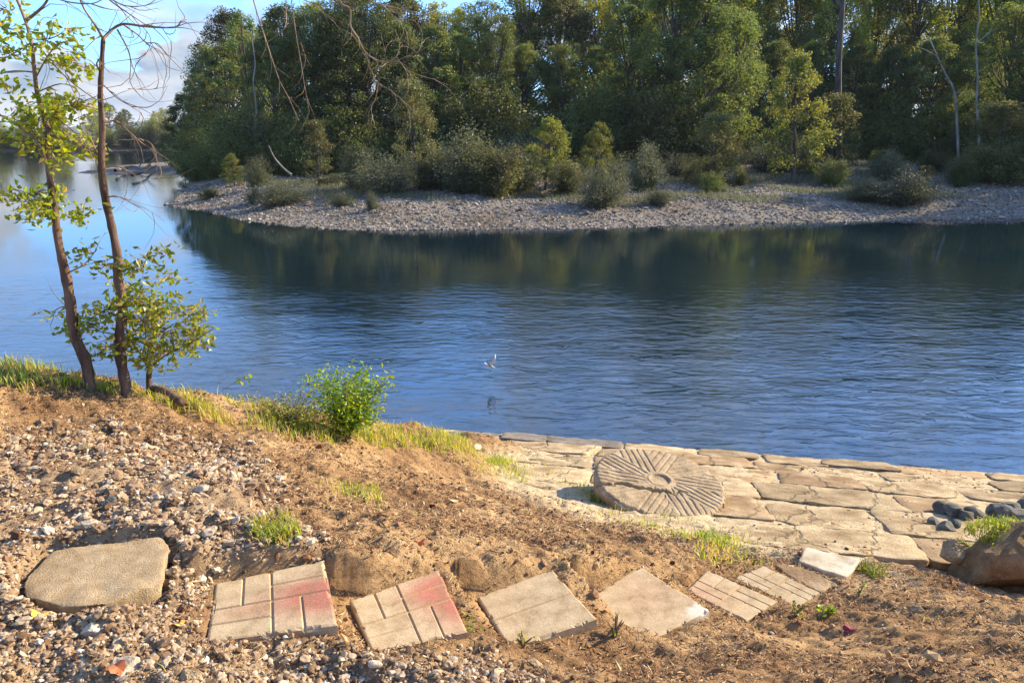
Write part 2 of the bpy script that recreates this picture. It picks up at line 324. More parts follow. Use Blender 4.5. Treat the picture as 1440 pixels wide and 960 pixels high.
# water
m, t, b, o = newmat('river_water'); v = geo(t)
mpn = N(t, 'ShaderNodeMapping'); mpn.inputs['Rotation'].default_value = (0, 0, R(8)); mpn.inputs['Scale'].default_value = (1.0, 2.0, 1); t.links.new(v, mpn.inputs[0])
w1 = tnoise(t, 2.3, 5, 0.52, mpn.outputs[0], 0.9); w2 = tnoise(t, 0.35, 2, 0.5, mpn.outputs[0]); w3 = tnoise(t, 0.05, 3, 0.5, v)
a1 = N(t, 'ShaderNodeMath', operation='MULTIPLY_ADD'); a1.inputs[1].default_value = 2.2; t.links.new(w2.outputs[0], a1.inputs[0]); t.links.new(w1.outputs[0], a1.inputs[2])
b.inputs['Base Color'].default_value = (0.005, 0.014, 0.020, 1); b.inputs['Roughness'].default_value = 0.03; b.inputs['IOR'].default_value = 2.3
bn = bump(t, b, a1.outputs[0], 0.35, 0.05)
sr = N(t, 'ShaderNodeMapRange'); sr.inputs[1].default_value = 0.4; sr.inputs[2].default_value = 0.6; sr.inputs[3].default_value = 0.16; sr.inputs[4].default_value = 0.6
t.links.new(w3.outputs[0], sr.inputs[0]); sy = N(t, 'ShaderNodeSeparateXYZ'); t.links.new(v, sy.inputs[0]); ly = N(t, 'ShaderNodeMapRange'); ly.inputs[1].default_value = 8; ly.inputs[2].default_value = 25; ly.inputs[3].default_value = 1.5; ly.inputs[4].default_value = 0.10; t.links.new(sy.outputs[1], ly.inputs[0])
mm_ = N(t, 'ShaderNodeMath', operation='MULTIPLY'); t.links.new(sr.outputs[0], mm_.inputs[0]); t.links.new(ly.outputs[0], mm_.inputs[1]); t.links.new(mm_.outputs[0], bn.inputs['Strength']); M['water'] = m
G = {}
G['dark'] = leaf_mat('dark_green_leaves', [(0, (0.055, 0.078, 0.02)), (0.6, (0.10, 0.128, 0.03)), (1, (0.17, 0.175, 0.036))], 0.4)
G['mid'] = leaf_mat('mid_green_leaves', [(0, (0.06, 0.092, 0.026)), (0.6, (0.105, 0.145, 0.034)), (1, (0.18, 0.19, 0.04))], 0.45)
G['olive'] = leaf_mat('olive_leaves', [(0, (0.06, 0.07, 0.025)), (0.6, (0.11, 0.12, 0.035)), (1, (0.18, 0.15, 0.045))], 0.45)
G['yellow'] = leaf_mat('sunlit_yellow_leaves', [(0, (0.11, 0.135, 0.025)), (0.6, (0.21, 0.24, 0.04)), (0.9, (0.33, 0.31, 0.05)), (1, (0.38, 0.26, 0.05))], 0.5)  # sunlight on the crown tops is put into this leaf colour
G['willow'] = leaf_mat('grey_green_leaves', [(0, (0.06, 0.07, 0.035)), (0.6, (0.10, 0.115, 0.055)), (1, (0.15, 0.15, 0.075))], 0.35)
G['near'] = leaf_mat('near_tree_leaves', [(0, (0.09, 0.13, 0.012)), (0.5, (0.18, 0.23, 0.02)), (0.85, (0.28, 0.29, 0.03)), (1, (0.34, 0.24, 0.05))], 0.5, csc=3)
G['bush'] = leaf_mat('bright_green_leaves', [(0, (0.10, 0.20, 0.012)), (0.6, (0.20, 0.34, 0.02)), (1, (0.36, 0.42, 0.03))], 0.5, csc=5)
G['grass'] = leaf_mat('bank_grass', [(0, (0.13, 0.20, 0.02)), (0.5, (0.27, 0.31, 0.04)), (0.8, (0.38, 0.33, 0.08)), (1, (0.48, 0.36, 0.16))], 0.4, csc=2)
G['moss'] = leaf_mat('green_tuft_blades', [(0, (0.10, 0.17, 0.02)), (0.6, (0.24, 0.30, 0.03)), (1, (0.38, 0.38, 0.06))], 0.4, csc=2)
G['yg'] = leaf_mat('yellow_green_leaves', [(0, (0.075, 0.10, 0.022)), (0.6, (0.15, 0.175, 0.03)), (1, (0.27, 0.25, 0.045))], 0.42)
def flat_mat(name, col):
    m, t, b, o = newmat(name); n = tnoise(t, 60, 4, 0.6, objco(t)); r = ramp(t, [(0.3, tuple(x * .65 for x in col)), (0.7, col)], n.outputs[0]); t.links.new(r.outputs[0], b.inputs['Base Color']); b.inputs['Roughness'].default_value = 0.7; return m

# ------------------------------------------------------------------ near terrain
E0 = np.array(P(640, 604, 0.40)[:2]); E1 = np.array(P(1440, 667, 0.40)[:2]); ed = (E1 - E0) / np.linalg.norm(E1 - E0); en = np.array([ed[1], -ed[0]])   # en points to the viewer
def edge_uv(x, y):
    return (x - E0[0]) * ed[0] + (y - E0[1]) * ed[1], (x - E0[0]) * en[0] + (y - E0[1]) * en[1]
def plat(x, y):
    u, v = edge_uv(x, y); return 0.40 + 0.215 * v
ANCH = [  # px, py, z of the bank as seen
 (0,527,2.30),(70,534,2.22),(150,547,2.13),(230,562,2.0),(300,575,1.88),(400,588,1.70),(500,602,1.42),(570,612,1.05),(640,624,0.55),
 (0,600,2.42),(150,600,2.30),(300,620,2.15),(420,640,2.0),(540,650,1.62),(620,650,1.25),(690,655,0.74),
 (0,700,2.52),(150,680,2.46),(300,690,2.42),(400,710,2.33),(520,710,2.05),(620,700,1.70),(700,700,1.25),(760,695,0.90),
 (-60,820,2.55),(60,900,2.5),(250,760,2.52),(330,772,2.46),(400,770,2.455),(480,767,2.41),(560,760,2.32),(640,765,2.15),(720,770,2.02),(700,735,1.72),(780,735,1.45),
 (860,720,0.98),(940,738,1.02),(1010,765,1.12),(1090,790,1.25),
 (800,790,2.06),(840,775,1.86),(880,770,1.72),(930,785,1.70),(980,795,1.58),(1040,800,1.45),
 (270,830,2.46),(485,830,2.38),(660,835,2.24),(385,915,2.42),(590,930,2.38),(720,925,2.22),(300,955,2.45),(600,955,2.40),(0,955,2.5),
 (820,890,2.02),(880,920,2.02),(1000,880,1.75),(1100,870,1.62),(900,958,2.25),(1100,955,2.25),(1300,955,2.25),(1440,955,2.3),
 (1170,845,1.50),(1250,835,1.50),(1250,890,1.85),(1350,850,1.72),(1440,885,1.95),(1300,810,1.28),(1390,838,1.20),(1440,850,1.25)]
pts = [P(*a) for a in ANCH]
pts += [P(x_, y_, plat(*P(x_, y_, z_)[:2]) - 0.16) for x_, y_, z_ in [(760,640,.55),(900,640,.6),(1050,650,.6),(1200,680,.6),(1350,700,.6),(1150,730,.9),(1280,740,.9),(1000,700,.8),(1230,790,1.1)]]
crest = [P(*a) for a in ANCH[:9]]
for c_ in crest: pts.append((c_[0] + 0.25, c_[1] + 1.15, c_[2] - 1.5)); pts.append((c_[0] + 0.5, c_[1] + 2.6, -1.1))
pts += [(-7, 4.6, 2.35), (-7, 6.2, 0.6), (-7, 8, -1.0), (-6, 2, 2.6), (-6, -2, 2.6), (0, 0, 2.36), (0, -2, 2.4), (3, 0, 2.4), (6, -2, 2.5), (5, 2.5, 2.2), (7, 3, 2.2), (7, 5, 1.3), (4.5, 4.2, 1.3), (7, 8.5, -.3), (3, 1.6, 2.3), (-3, 0, 2.5)]
A = np.array(pts)
def _phi(r2): return 0.5 * r2 * np.log(r2 + 1e-9)
def _fit(A):
    n = len(A); d2 = ((A[:, None, :2] - A[None, :, :2]) ** 2).sum(-1); K = _phi(d2) + np.eye(n) * 0.02
    Pm = np.c_[np.ones(n), A[:, :2]]; S = np.block([[K, Pm], [Pm.T, np.zeros((3, 3))]]); return np.linalg.solve(S, np.r_[A[:, 2], 0, 0, 0])
W = _fit(A)
def rbf(x, y):
    sh = x.shape; q = np.c_[x.ravel(), y.ravel()]; out = np.zeros(len(q))
    for s in range(0, len(q), 20000):
        qq = q[s:s + 20000]; d2 = ((qq[:, None] - A[None, :, :2]) ** 2).sum(-1); out[s:s + 20000] = _phi(d2) @ W[:-3] + W[-3] + qq @ W[-2:]
    return out.reshape(sh)
PAV = [  # px quad TL TR BR BL, z, pattern
 ([(303,819),(456,790),(474,878),(290,897)], 2.40, 'weave'),
 ([(492,847),(617,800),(657,884),(524,917)], 2.27, 'weave'),
 ([(671,837),(776,804),(839,871),(716,906)], 2.09, 'half'),
 ([(818,844),(900,799),(998,857),(904,903)], 1.85, 'plain'),
 ([(965,831),(995,802),(1094,843),(1050,871)], 1.62, 'weave'),
 ([(1032,812),(1072,796),(1153,832),(1120,852)], 1.50, 'weave')]
PAVW = [([P(a, b_, z + .012)[:2] for a, b_ in q], z + .012, k) for q, z, k in PAV]
BLOCKQ = ([P(a, b_, 2.54)[:2] for a, b_ in [(72,767),(150,757),(228,750),(236,765),(227,812),(160,838),(100,848),(34,836),(36,802)]], 2.54)
PALEQ = ([P(a, b_, 1.40)[:2] for a, b_ in [(1132,772),(1212,790),(1187,816),(1122,793)]], 1.40)
BUFFQ = ([P(a, b_, 1.44)[:2] for a, b_ in [(1085,794),(1122,796),(1178,823),(1152,834),(1110,812)]], 1.44)
def height(x, y, detail=True):
    x = np.atleast_1d(np.asarray(x, float)); y = np.atleast_1d(np.asarray(y, float))
    xc = np.clip(x, -7, 7.5); yc = np.clip(y, -2.5, 11)
    z = rbf(xc, yc)
    u, v = edge_uv(xc, yc)
    z = np.where(v < -0.02 - 0 * u, np.where((u > -0.1), np.minimum(z, -0.9), z), z)
    z = np.minimum(z, 2.75)
    z = np.where(u > -2.5, np.minimum(z, 0.26 + 0.55 * np.clip(-u - 0.35, 0, 9) + 0.9 * np.clip(v - 0.55, 0, 9)), z)
    base = z
    if detail:
        cam_fade = 1.0
        dirt = 0.034 * fbm(xc, yc, 2.3, 3, 1) + 0.021 * np.abs(fbm(xc, yc, 6.5, 3, 5)) + 0.010 * fbm(xc, yc, 22, 3, 9)
        # shallow rills along the slope
        dirt += 0.016 * fbm(xc * 0.8 + yc * 1.6, yc * 0.35 - xc * 0.2, 5, 3, 21)
        z = z + dirt
    p = plat(xc, yc) - 0.018 + (0.010 * fbm(xc, yc, 7, 3, 31) if detail else 0)
    on = (v > -0.02) & (u > -0.15) & (v < 4.6) & ~((xc > 2.45) & (yc < 4.75))
    k = 0.05
    sm = 0.5 * (z + p + np.sqrt((z - p) ** 2 + k * k))
    z = np.where(on, sm, z)
    for q, pz, kk in PAVW + [(BLOCKQ[0], BLOCKQ[1] - 0.05, 0), (PALEQ[0], PALEQ[1], 0), (BUFFQ[0], BUFFQ[1], 0)]:
        d = dpoly(xc, yc, q); w = sstep(-0.05, 0.005, d)
        z = z * (1 - w) + np.minimum(z, pz - 0.035) * w
        cy_ = np.mean([p_[1] for p_ in q]); z = np.where((d > -.11) & (yc < cy_ + .12) & (kk != 0), np.minimum(z, pz - .02 + .45 * np.clip(-d, 0, 1)), z)
        # soil lies close under the outer rim where it was lower
        w2 = sstep(-0.22, 0.0, d) * 0.8
        z = np.where(z < pz - 0.035, z * (1 - w2) + (pz - 0.035) * w2, z)
        if detail: z = z + 0.016 * np.abs(fbm(xc, yc, 13, 3, 77)) * sstep(-.16, -.04, d) * sstep(0.0, -.02, d)
    z = np.where(y > 10.5, np.minimum(z, -1.3), z)
    return np.maximum(z, -1.4)
def H1(x, y): return float(height([x], [y])[0])
def G_(px, py):
    d = np.array(raydir(px, py)); ts = np.linspace(1.2, 14, 420) / d[1]
    X, Y, Z = d[0] * ts, d[1] * ts, H + d[2] * ts; hz = height(X, Y)
    i = np.argmax(hz >= Z)
    if not (hz >= Z).any(): i = len(ts) - 1
    return Vector((X[i], Y[i], hz[i]))
def lines(segs):
    out = [segs[0][0]]
    for a, b_, s in segs:
        n = max(1, int(round((b_ - a) / s))); out += list(np.linspace(a, b_, n + 1)[1:])
    return np.array(out)
gx = lines([(-60, -8, 6), (-8, -4.2, .12), (-4.2, -3.2, .04), (-3.2, 3.4, .015), (3.4, 5.8, .03), (5.8, 9, .15), (9, 60, 6)])
gy = lines([(-40, -3, 6), (-3, 1.4, .2), (1.4, 4.2, .0125), (4.2, 6.6, .02), (6.6, 9.4, .03), (9.4, 12, .3), (12, 30, 6)])
GX, GY = np.meshgrid(gx, gy); GZ = height(GX.ravel(), GY.ravel()).reshape(GX.shape)
nx, ny = len(gx), len(gy)
idx = np.arange(nx * ny).reshape(ny, nx)
Fq = np.stack([idx[:-1, :-1], idx[:-1, 1:], idx[1:, 1:], idx[1:, :-1]], -1).reshape(-1, 4)
PX, PY = proj(GX, GY, GZ)
U_, V_ = edge_uv(GX, GY)
gp1 = [(-200,650),(60,632),(160,618),(330,640),(380,690),(400,760),(440,775),(300,800),(240,900),(-200,1000)]
gp2 = [(-200,850),(200,850),(300,905),(500,915),(600,935),(700,925),(760,960),(760,1100),(-200,1100)]
def gmask(px, py): return np.maximum(sstep(-45, 45, dpoly(px, py, gp1)), sstep(-30, 30, dpoly(px, py, gp2)))
grav = gmask(PX, PY) * (GY > 0.5) * 0.6
base_m = rbf(np.clip(GX, -7, 7.5).ravel(), np.clip(GY, -2.5, 11).ravel()).reshape(GX.shape)
stony = np.where(~((GX > 2.4) & (GY < 4.8)) & (V_ > -0.1) & (U_ > -0.2), sstep(0.14, -0.02, base_m - plat(GX, GY)), 0)
mb = MB(); mb.add(np.stack([GX, GY, GZ], -1).reshape(-1, 3), Fq)
o = mb.build('ground', M['soil'], smooth=True, vattr={'grav': grav, 'stony': stony}); tag(o, kind='structure')

# ------------------------------------------------------------------ water, far land
mb = MB(); mb.add([(-2600, 3, 0), (2600, 3, 0), (2600, 1200, 0), (-2600, 1200, 0)], [(0, 1, 2, 3)])
tag(mb.build('river_water', M['water']), kind='structure')
barp = [P(a, b_, 0)[:2] for a, b_ in [(232,288),(300,300),(350,311),(400,318),(500,324),(640,323),(800,322),(960,318),(1100,314),(1250,311),(1440,307)]]
barp += [(45, 40), (160, 44), (160, 420), (-70, 420), (-30, 200), (-48, 150)]
barp += [P(a, b_, 0)[:2] for a, b_ in [(273,224),(165,233),(105,243),(150,247),(222,244),(268,249),(263,255),(247,267),(252,279)]]
def barh(x, y):
    x = np.atleast_1d(np.asarray(x, float)); y = np.atleast_1d(np.asarray(y, float))
    d = dpoly(x, y, barp) + 0.5 * fbm(x, y, 0.35, 3, 41) * sstep(25, 45, y)
    z = np.where(d > 0, 0.55 * sstep(0, 5, d) + 1.15 * sstep(4, 26, d) + 0.02 * d.clip(0, 8), d * 0.35)
    z += (0.10 * fbm(x, y, 0.22, 3, 44) + 0.05 * fbm(x, y, 1.1, 3, 48)) * sstep(0, 3, d)
    thin = sstep(-34, -40, x) * sstep(125, 110, y)
    z = np.where(thin > 0, z * (1 - 0.6 * thin), z)
    return np.maximum(z, -0.8)
def B1(x, y): return float(barh([x], [y])[0])
bx = lines([(-90, -45, 1.2), (-45, 60, .4), (60, 160, 4)]); by = lines([(30, 48, .3), (48, 90, .6), (90, 180, 2), (180, 420, 12)])
BX, BY = np.meshgrid(bx, by); BZ = barh(BX.ravel(), BY.ravel()).reshape(BX.shape); i2 = np.arange(BX.size).reshape(BX.shape)
Fb = np.stack([i2[:-1, :-1], i2[:-1, 1:], i2[1:, 1:], i2[1:, :-1]], -1).reshape(-1, 4)
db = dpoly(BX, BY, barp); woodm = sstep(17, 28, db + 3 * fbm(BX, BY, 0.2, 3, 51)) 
mb = MB(); mb.add(np.stack([BX, BY, BZ], -1).reshape(-1, 3), Fb); tag(mb.build('gravel_bar', M['bar'], smooth=True, vattr={'wood': woodm}), kind='structure')
fbp = [(-600, 90), (-150, 112), (-112, 122), (-104, 134), (-118, 150), (-150, 185), (-120, 204), (-60, 210), (-20, 240), (0, 420), (400, 430), (2600, 600), (2600, 2600), (-2600, 2600), (-2600, 90)]
fx = lines([(-2600, -300, 115), (-300, 0, 3), (0, 2600, 130)]); fy = lines([(85, 260, 3), (260, 2600, 117)])
FX, FY = np.meshgrid(fx, fy); fd = dpoly(FX, FY, fbp); 
def farh(x, y):
    d = dpoly(np.asarray(x, float), np.asarray(y, float), fbp); return np.where(d > 0, 2.2 * sstep(0, 14, d) + 0.3 * fbm(x, y, 0.07, 3, 61) * sstep(0, 6, d), np.maximum(d * .3, -1.5))
FZ = farh(FX, FY); i2 = np.arange(FX.size).reshape(FX.shape); Fb = np.stack([i2[:-1, :-1], i2[:-1, 1:], i2[1:, 1:], i2[1:, :-1]], -1).reshape(-1, 4)
mb = MB(); mb.add(np.stack([FX, FY, FZ], -1).reshape(-1, 3), Fb); tag(mb.build('far_bank', M['bar'], smooth=True, vattr={'wood': np.ones(FX.size)}), kind='structure')
# distant wooded hill
hx = np.linspace(-1600, 300, 120); hy = np.linspace(1500, 2300, 30); HX, HY = np.meshgrid(hx, hy)
HZ = (40 * np.exp(-((HX + 700) / 420) ** 2) + 9 * fbm(HX, HY, 0.006, 4, 71)) * np.sin(np.pi * (HY - 1500) / 800) ** 0.6 - 2 + 2.0 * fbm(HX, HY, 0.05, 2, 75)
m, t, b, o = newmat('wooded_hill'); n = tnoise(t, 0.03, 6, 0.7, geo(t)); t.links.new(ramp(t, [(0.35, (0.03, 0.05, 0.03)), (0.7, (0.08, 0.10, 0.045))], n.outputs[0]).outputs[0], b.inputs['Base Color']); b.inputs['Roughness'].default_value = 1
bump(t, b, n.outputs[0], 1, 8)
i2 = np.arange(HX.size).reshape(HX.shape); Fb = np.stack([i2[:-1, :-1], i2[:-1, 1:], i2[1:, 1:], i2[1:, :-1]], -1).reshape(-1, 4)
mb = MB(); mb.add(np.stack([HX, HY, HZ], -1).reshape(-1, 3), Fb); tag(mb.build('hill', m, smooth=True), kind='structure')

# ------------------------------------------------------------------ slabs
def slab_mesh(poly, zf, thick, jit=0.012, inset=0.02, rough=0.006, seed=0, step=0.05):
    r_ = np.random.default_rng(seed); ring = []
    n = len(poly)
    for i in range(n):
        a = np.array(poly[i]); b_ = np.array(poly[(i + 1) % n]); k = max(2, int(np.linalg.norm(b_ - a) / step))
        for j in range(k): ring.append(a + (b_ - a) * j / k)
    ring = np.array(ring); ring = (np.roll(ring, 1, 0) + 2 * ring + np.roll(ring, -1, 0)) / 4
    c_ = ring.mean(0); d = ring - c_; L_ = np.linalg.norm(d, axis=1, keepdims=True); d /= L_
    ring = ring + d * (jit * fbm(ring[:, 0], ring[:, 1], 14, 3, seed)[:, None]); L_ = np.linalg.norm(ring - c_, axis=1, keepdims=True)
    rings = []; m_ = len(ring)
    def zz(q): return np.array([zf(*p) for p in q])
    for s in (0.3, 0.6, 0.85):
        q = c_ + (ring - c_) * s; rings.append(np.c_[q, zz(q) + rough * fbm(q[:, 0], q[:, 1], 9, 3, seed + 3)])
    q = ring - d * inset; rings.append(np.c_[q, zz(q) + rough * fbm(q[:, 0], q[:, 1], 9, 3, seed + 3)])
    q = ring - d * inset * .25; rings.append(np.c_[q, zz(q) - inset * .45 + rough * fbm(q[:, 0], q[:, 1], 9, 3, seed + 3)])
    q = ring + d * 0.003 * r_.normal(size=(m_, 1)); rings.append(np.c_[q, zz(ring) - inset * 1.2])
    rings.append(np.c_[ring - d * 0.01, zz(ring) - thick * .6 ]); rings.append(np.c_[ring - d * 0.02, zz(ring) - thick])
    V = np.concatenate([np.array([[c_[0], c_[1], zf(*c_)]])] + rings)
    tri = [(0, 1 + j, 1 + (j + 1) % m_) for j in range(m_)]
    quads = [(1 + k * m_ + j, 1 + (k + 1) * m_ + j, 1 + (k + 1) * m_ + (j + 1) % m_, 1 + k * m_ + (j + 1) % m_) for k in range(len(rings) - 1) for j in range(m_)]
    bot = [(1 + (len(rings) - 1) * m_ + j, 0, 0) for j in range(0)]
    mb = MB(); mb.add(V, tri); mb.Fs.append(np.array(quads)); return mb, (c_[0], c_[1], zf(*c_) - thick)
def place_slab(name, poly, zf, thick, mat, label, cat, group=None, **kw):
    mb, o0 = slab_mesh(poly, zf, thick, **kw); o = mb.build(name, mat, smooth=True)
    a = o.data
    to_origin(o, o0); tag(o, label, cat, group); return o
# courses of the stone landing
rs = np.random.default_rng(12)
vr = [0.0, 0.42, 0.92, 1.5, 2.15, 2.85, 3.5]
rown = ['water-edge course', 'second course', 'third course', 'fourth course', 'fifth course', 'nearest course']
for r_i in range(len(vr) - 1):
    u = -0.05 - 0.5 * (r_i % 2); k = 0
    stones = []
    while u < 8.2:
        w = rs.uniform(0.55, 0.95) if r_i == 0 else rs.uniform(0.75, 1.5)
        g = 0.012
        q = [(u + g + rs.normal() * .03, vr[r_i] + g + rs.normal() * .02), (u + w - g + rs.normal() * .03, vr[r_i] + g + rs.normal() * .02),
             (u + w - g + rs.normal() * .04, vr[r_i + 1] - g + rs.normal() * .03), (u + g + rs.normal() * .04, vr[r_i + 1] - g + rs.normal() * .03)]
        if rs.random() < 0.35:      # a broken corner
            c_ = rs.integers(4); a_ = np.array(q[c_]); pr = np.array(q[c_ - 1]); nx_ = np.array(q[(c_ + 1) % 4])
            q[c_:c_ + 1] = [tuple(a_ + (pr - a_) * .25), tuple(a_ + (nx_ - a_) * .22)]
        stones.append(q); u += w
    vis = []
    for q in stones:
        poly = [(E0[0] + ed[0] * a + en[0] * b_, E0[1] + ed[1] * a + en[1] * b_) for a, b_ in q]
        cx, cy = np.mean([p[0] for p in poly]), np.mean([p[1] for p in poly])
        up_ = rs.uniform(-0.012, 0.022) * (1 if r_i < 2 else .4) + (0.035 * rs.random() if r_i == 0 and proj(cx, cy, .4)[0] < 860 else 0); tx, ty = rs.normal() * .006, rs.normal() * .006
        zt = plat(cx, cy) + up_
        cor = np.array(poly + [(cx, cy)]); hz = height(cor[:, 0], cor[:, 1])
        if (hz > plat(cor[:, 0], cor[:, 1]) + 0.05).sum() >= len(cor) - 1: continue
        ppx, ppy = proj(cx, cy, zt)
        if ppx > 1500 or ppy > 800: continue
        vis.append((poly, (lambda x, y, zt=zt, tx=tx, ty=ty, cx=cx, cy=cy: plat(x, y) + (zt - plat(cx, cy)) + tx * (x - cx) + ty * (y - cy)), ppx))
    for k, (poly, zf, ppx) in enumerate(vis):
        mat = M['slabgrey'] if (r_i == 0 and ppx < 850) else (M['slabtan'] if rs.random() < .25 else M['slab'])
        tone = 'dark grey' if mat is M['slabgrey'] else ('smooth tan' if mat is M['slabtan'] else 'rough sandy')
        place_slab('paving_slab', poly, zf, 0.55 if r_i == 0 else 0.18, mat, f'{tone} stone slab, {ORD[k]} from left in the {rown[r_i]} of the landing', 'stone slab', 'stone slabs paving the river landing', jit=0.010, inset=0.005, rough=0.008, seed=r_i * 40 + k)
# ------------------------------------------------------------------ pavers
def red_of(i, u, v):
    if i == 0: return np.clip(1.5 * np.exp(-((u - 1.0) / .38) ** 2 - ((v - .58) / .22) ** 2) + 0.55 * np.exp(-((u - .75) / .3) ** 2 - ((v - .38) / .12) ** 2) + .35 * np.exp(-((u - .35) / .3) ** 2 - ((v - .6) / .12) ** 2), 0, 1)
    if i == 1: return np.clip(1.6 * np.exp(-((u - 1.05) / .3) ** 2 - ((v - .45) / .4) ** 2) + 0.6 * np.exp(-((u - .7) / .25) ** 2 - ((v - .28) / .2) ** 2), 0, 1)
    if i == 3: return .22 * np.exp(-((u - .7) / .35) ** 2 - ((v - .4) / .35) ** 2)
    if i == 4: return .3 * np.exp(-((u - .2) / .4) ** 2 - ((v - .2) / .4) ** 2)
    return u * 0
m, t, b, o = newmat('cast_paver'); v = objco(t); n = tnoise(t, 12, 7, 0.65, v); f = tnoise(t, 170, 3, 0.7, v)
c = ramp(t, [(0.3, (0.27, 0.19, 0.10)), (0.45, (0.40, 0.30, 0.175)), (0.65, (0.50, 0.39, 0.24))], n.outputs[0]).outputs[0]
rd = ramp(t, [(0.3, (0.26, 0.07, 0.045)), (0.55, (0.40, 0.14, 0.095)), (0.75, (0.46, 0.26, 0.18))], n.outputs[0]).outputs[0]
rf = N(t, 'ShaderNodeMath', operation='MULTIPLY'); rg = N(t, 'ShaderNodeMapRange'); rg.inputs[1].default_value = .25; rg.inputs[2].default_value = .6; rg.inputs[3].default_value = .35; rg.inputs[4].default_value = 1.1; t.links.new(n.outputs[0], rg.inputs[0])
t.links.new(attr(t, 'red'), rf.inputs[0]); t.links.new(rg.outputs[0], rf.inputs[1]); rf.use_clamp = True
c = tmix(t, c, rd, rf.outputs[0]); c = tmix(t, c, (0.42, 0.29, 0.15), attr(t, 'groove'))
c = tmix(t, c, (0.80, 0.76, 0.68), attr(t, 'scuff'))
fr = ramp(t, [(0.35, (0.72, 0.7, 0.66)), (0.6, (1.08, 1.08, 1.06))], f.outputs[0]).outputs[0]
t.links.new(tmix(t, c, fr, 0.8, 'MULTIPLY'), b.inputs['Base Color']); b.inputs['Roughness'].default_value = .9; b.inputs['Specular IOR Level'].default_value = .2
ad = N(t, 'ShaderNodeMath', operation='ADD'); t.links.new(n.outputs[0], ad.inputs[0]); t.links.new(f.outputs[0], ad.inputs[1]); bump(t, b, ad.outputs[0], .35, .004); M['paver'] = m
PL = ['square brick-pattern paver with faded red right side, nearest the concrete block',
      'square brick-pattern paver with the strongest red on its right edge',
      'plain tan paver scored once across the middle, between red paver and smooth paver',
      'smooth unscored paver set corner forward with a whitish scuff on its near corner',
      'scored tan paver touching the right corner of the smooth paver',
      'last and farthest scored paver, below the pale stone slab']
for i, (q, z, k) in enumerate(PAVW):
    q = np.array(q); n_ = 90; u = np.linspace(0, 1, n_); U, Vv = np.meshgrid(u, u)
    X = ((1 - U)[..., None] * (1 - Vv)[..., None] * q[0] + U[..., None] * (1 - Vv)[..., None] * q[1] + U[..., None] * Vv[..., None] * q[2] + (1 - U)[..., None] * Vv[..., None] * q[3])
    g = np.zeros(U.shape)
    def line(c_, w=0.010): return np.exp(-(c_ / w) ** 4)
    if k == 'weave':
        g = np.maximum(line(U - .5), line(Vv - .5))
        g = np.maximum(g, line(U - .25) * ((U < .5) & (Vv < .5))); g = np.maximum(g, line(Vv - .75) * ((U < .5) & (Vv > .5)))
        g = np.maximum(g, line(Vv - .25) * ((U > .5) & (Vv < .5))); g = np.maximum(g, line(U - .75) * ((U > .5) & (Vv > .5)))
    if k == 'half': g = line(Vv - .5)
    ed_ = np.minimum(np.minimum(U, 1 - U), np.minimum(Vv, 1 - Vv)); rimz = -0.006 * np.exp(-(ed_ / 0.012) ** 2)
    chip = -0.004 * sstep(.45, 1.2, fbm(X[..., 0], X[..., 1], 20, 3, 80 + i)) 
    # slight lean of the whole paver
    lean = (0.012, -0.008, 0.02, 0.014, 0.0, 0.008)[i]
    Z = z - 0.006 * g + rimz * .6 + chip * .12 - 0.012 * sstep(.25, .7, fbm(X[..., 0], X[..., 1], 26, 3, 60 + i)) * sstep(.035, .0, ed_) + lean * (U - .5) + 0.01 * (0.5 - Vv)
    V = np.concatenate([np.concatenate([X, Z[..., None]], -1).reshape(-1, 3)])
    gi = np.arange(n_ * n_).reshape(n_, n_); Ft = np.stack([gi[:-1, :-1], gi[1:, :-1], gi[1:, 1:], gi[:-1, 1:]], -1).reshape(-1, 4)
    loop = np.concatenate([gi[0, :], gi[1:, -1], gi[-1, -2::-1], gi[-2:0:-1, 0]])
    bz = V[loop].copy(); cen = V.mean(0); bz[:, 2] -= 0.10; bz[:, :2] += (bz[:, :2] - cen[:2]) * 0.006
    m_ = len(loop); bi = len(V) + np.arange(m_)
    Fs = np.stack([loop, np.roll(loop, -1), np.roll(bi, -1), bi], -1)
    V = np.concatenate([V, bz])
    red = np.concatenate([red_of(i, U, Vv).ravel(), np.zeros(m_)]); gr = np.concatenate([g.ravel(), np.ones(m_) * .5])
    sc = (np.exp(-((1 - U) ** 2 + (Vv - 1) ** 2 * 0 + 0) / 1) * 0).ravel()
    if i == 3: sc = (0.5 * sstep(.25, .9, np.exp(-(((U - .93) / .22) ** 2 + ((Vv - .93) / .16) ** 2)) + .25 * fbm(X[..., 0], X[..., 1], 14, 3, 5))).ravel()
    sc = np.concatenate([sc, np.zeros(m_)])
    mb = MB(); mb.add(V, Ft); mb.Fs.append(Fs); o = mb.build('paver', M['paver'], smooth=False, vattr={'red': red, 'groove': gr, 'scuff': sc})
    to_origin(o, (cen[0], cen[1], z - .10)); tag(o, PL[i], 'paver', 'pavers stepping down the bank')
place_slab('concrete_block', BLOCKQ[0], lambda x, y: 2.54 + 0.01 * x, 0.13, M['concrete'], 'rough tan concrete block with a broken near edge, left of the first paver', 'concrete block', jit=0.005, inset=0.005, rough=0.006, seed=301, step=0.012)
place_slab('stone_slab', PALEQ[0], lambda x, y: 1.42, 0.07, M['pale'], 'pale whitish rectangular stone slab at the foot of the stepping pavers', 'stone slab', jit=0.006, inset=0.008, rough=0.004, seed=302, step=0.02)
place_slab('flagstone', BUFFQ[0], lambda x, y: 1.45, 0.06, M['slabtan'], 'buff flagstone wedged between the last paver and the pale slab', 'flagstone', jit=0.008, inset=0.008, rough=0.004, seed=303, step=0.02)
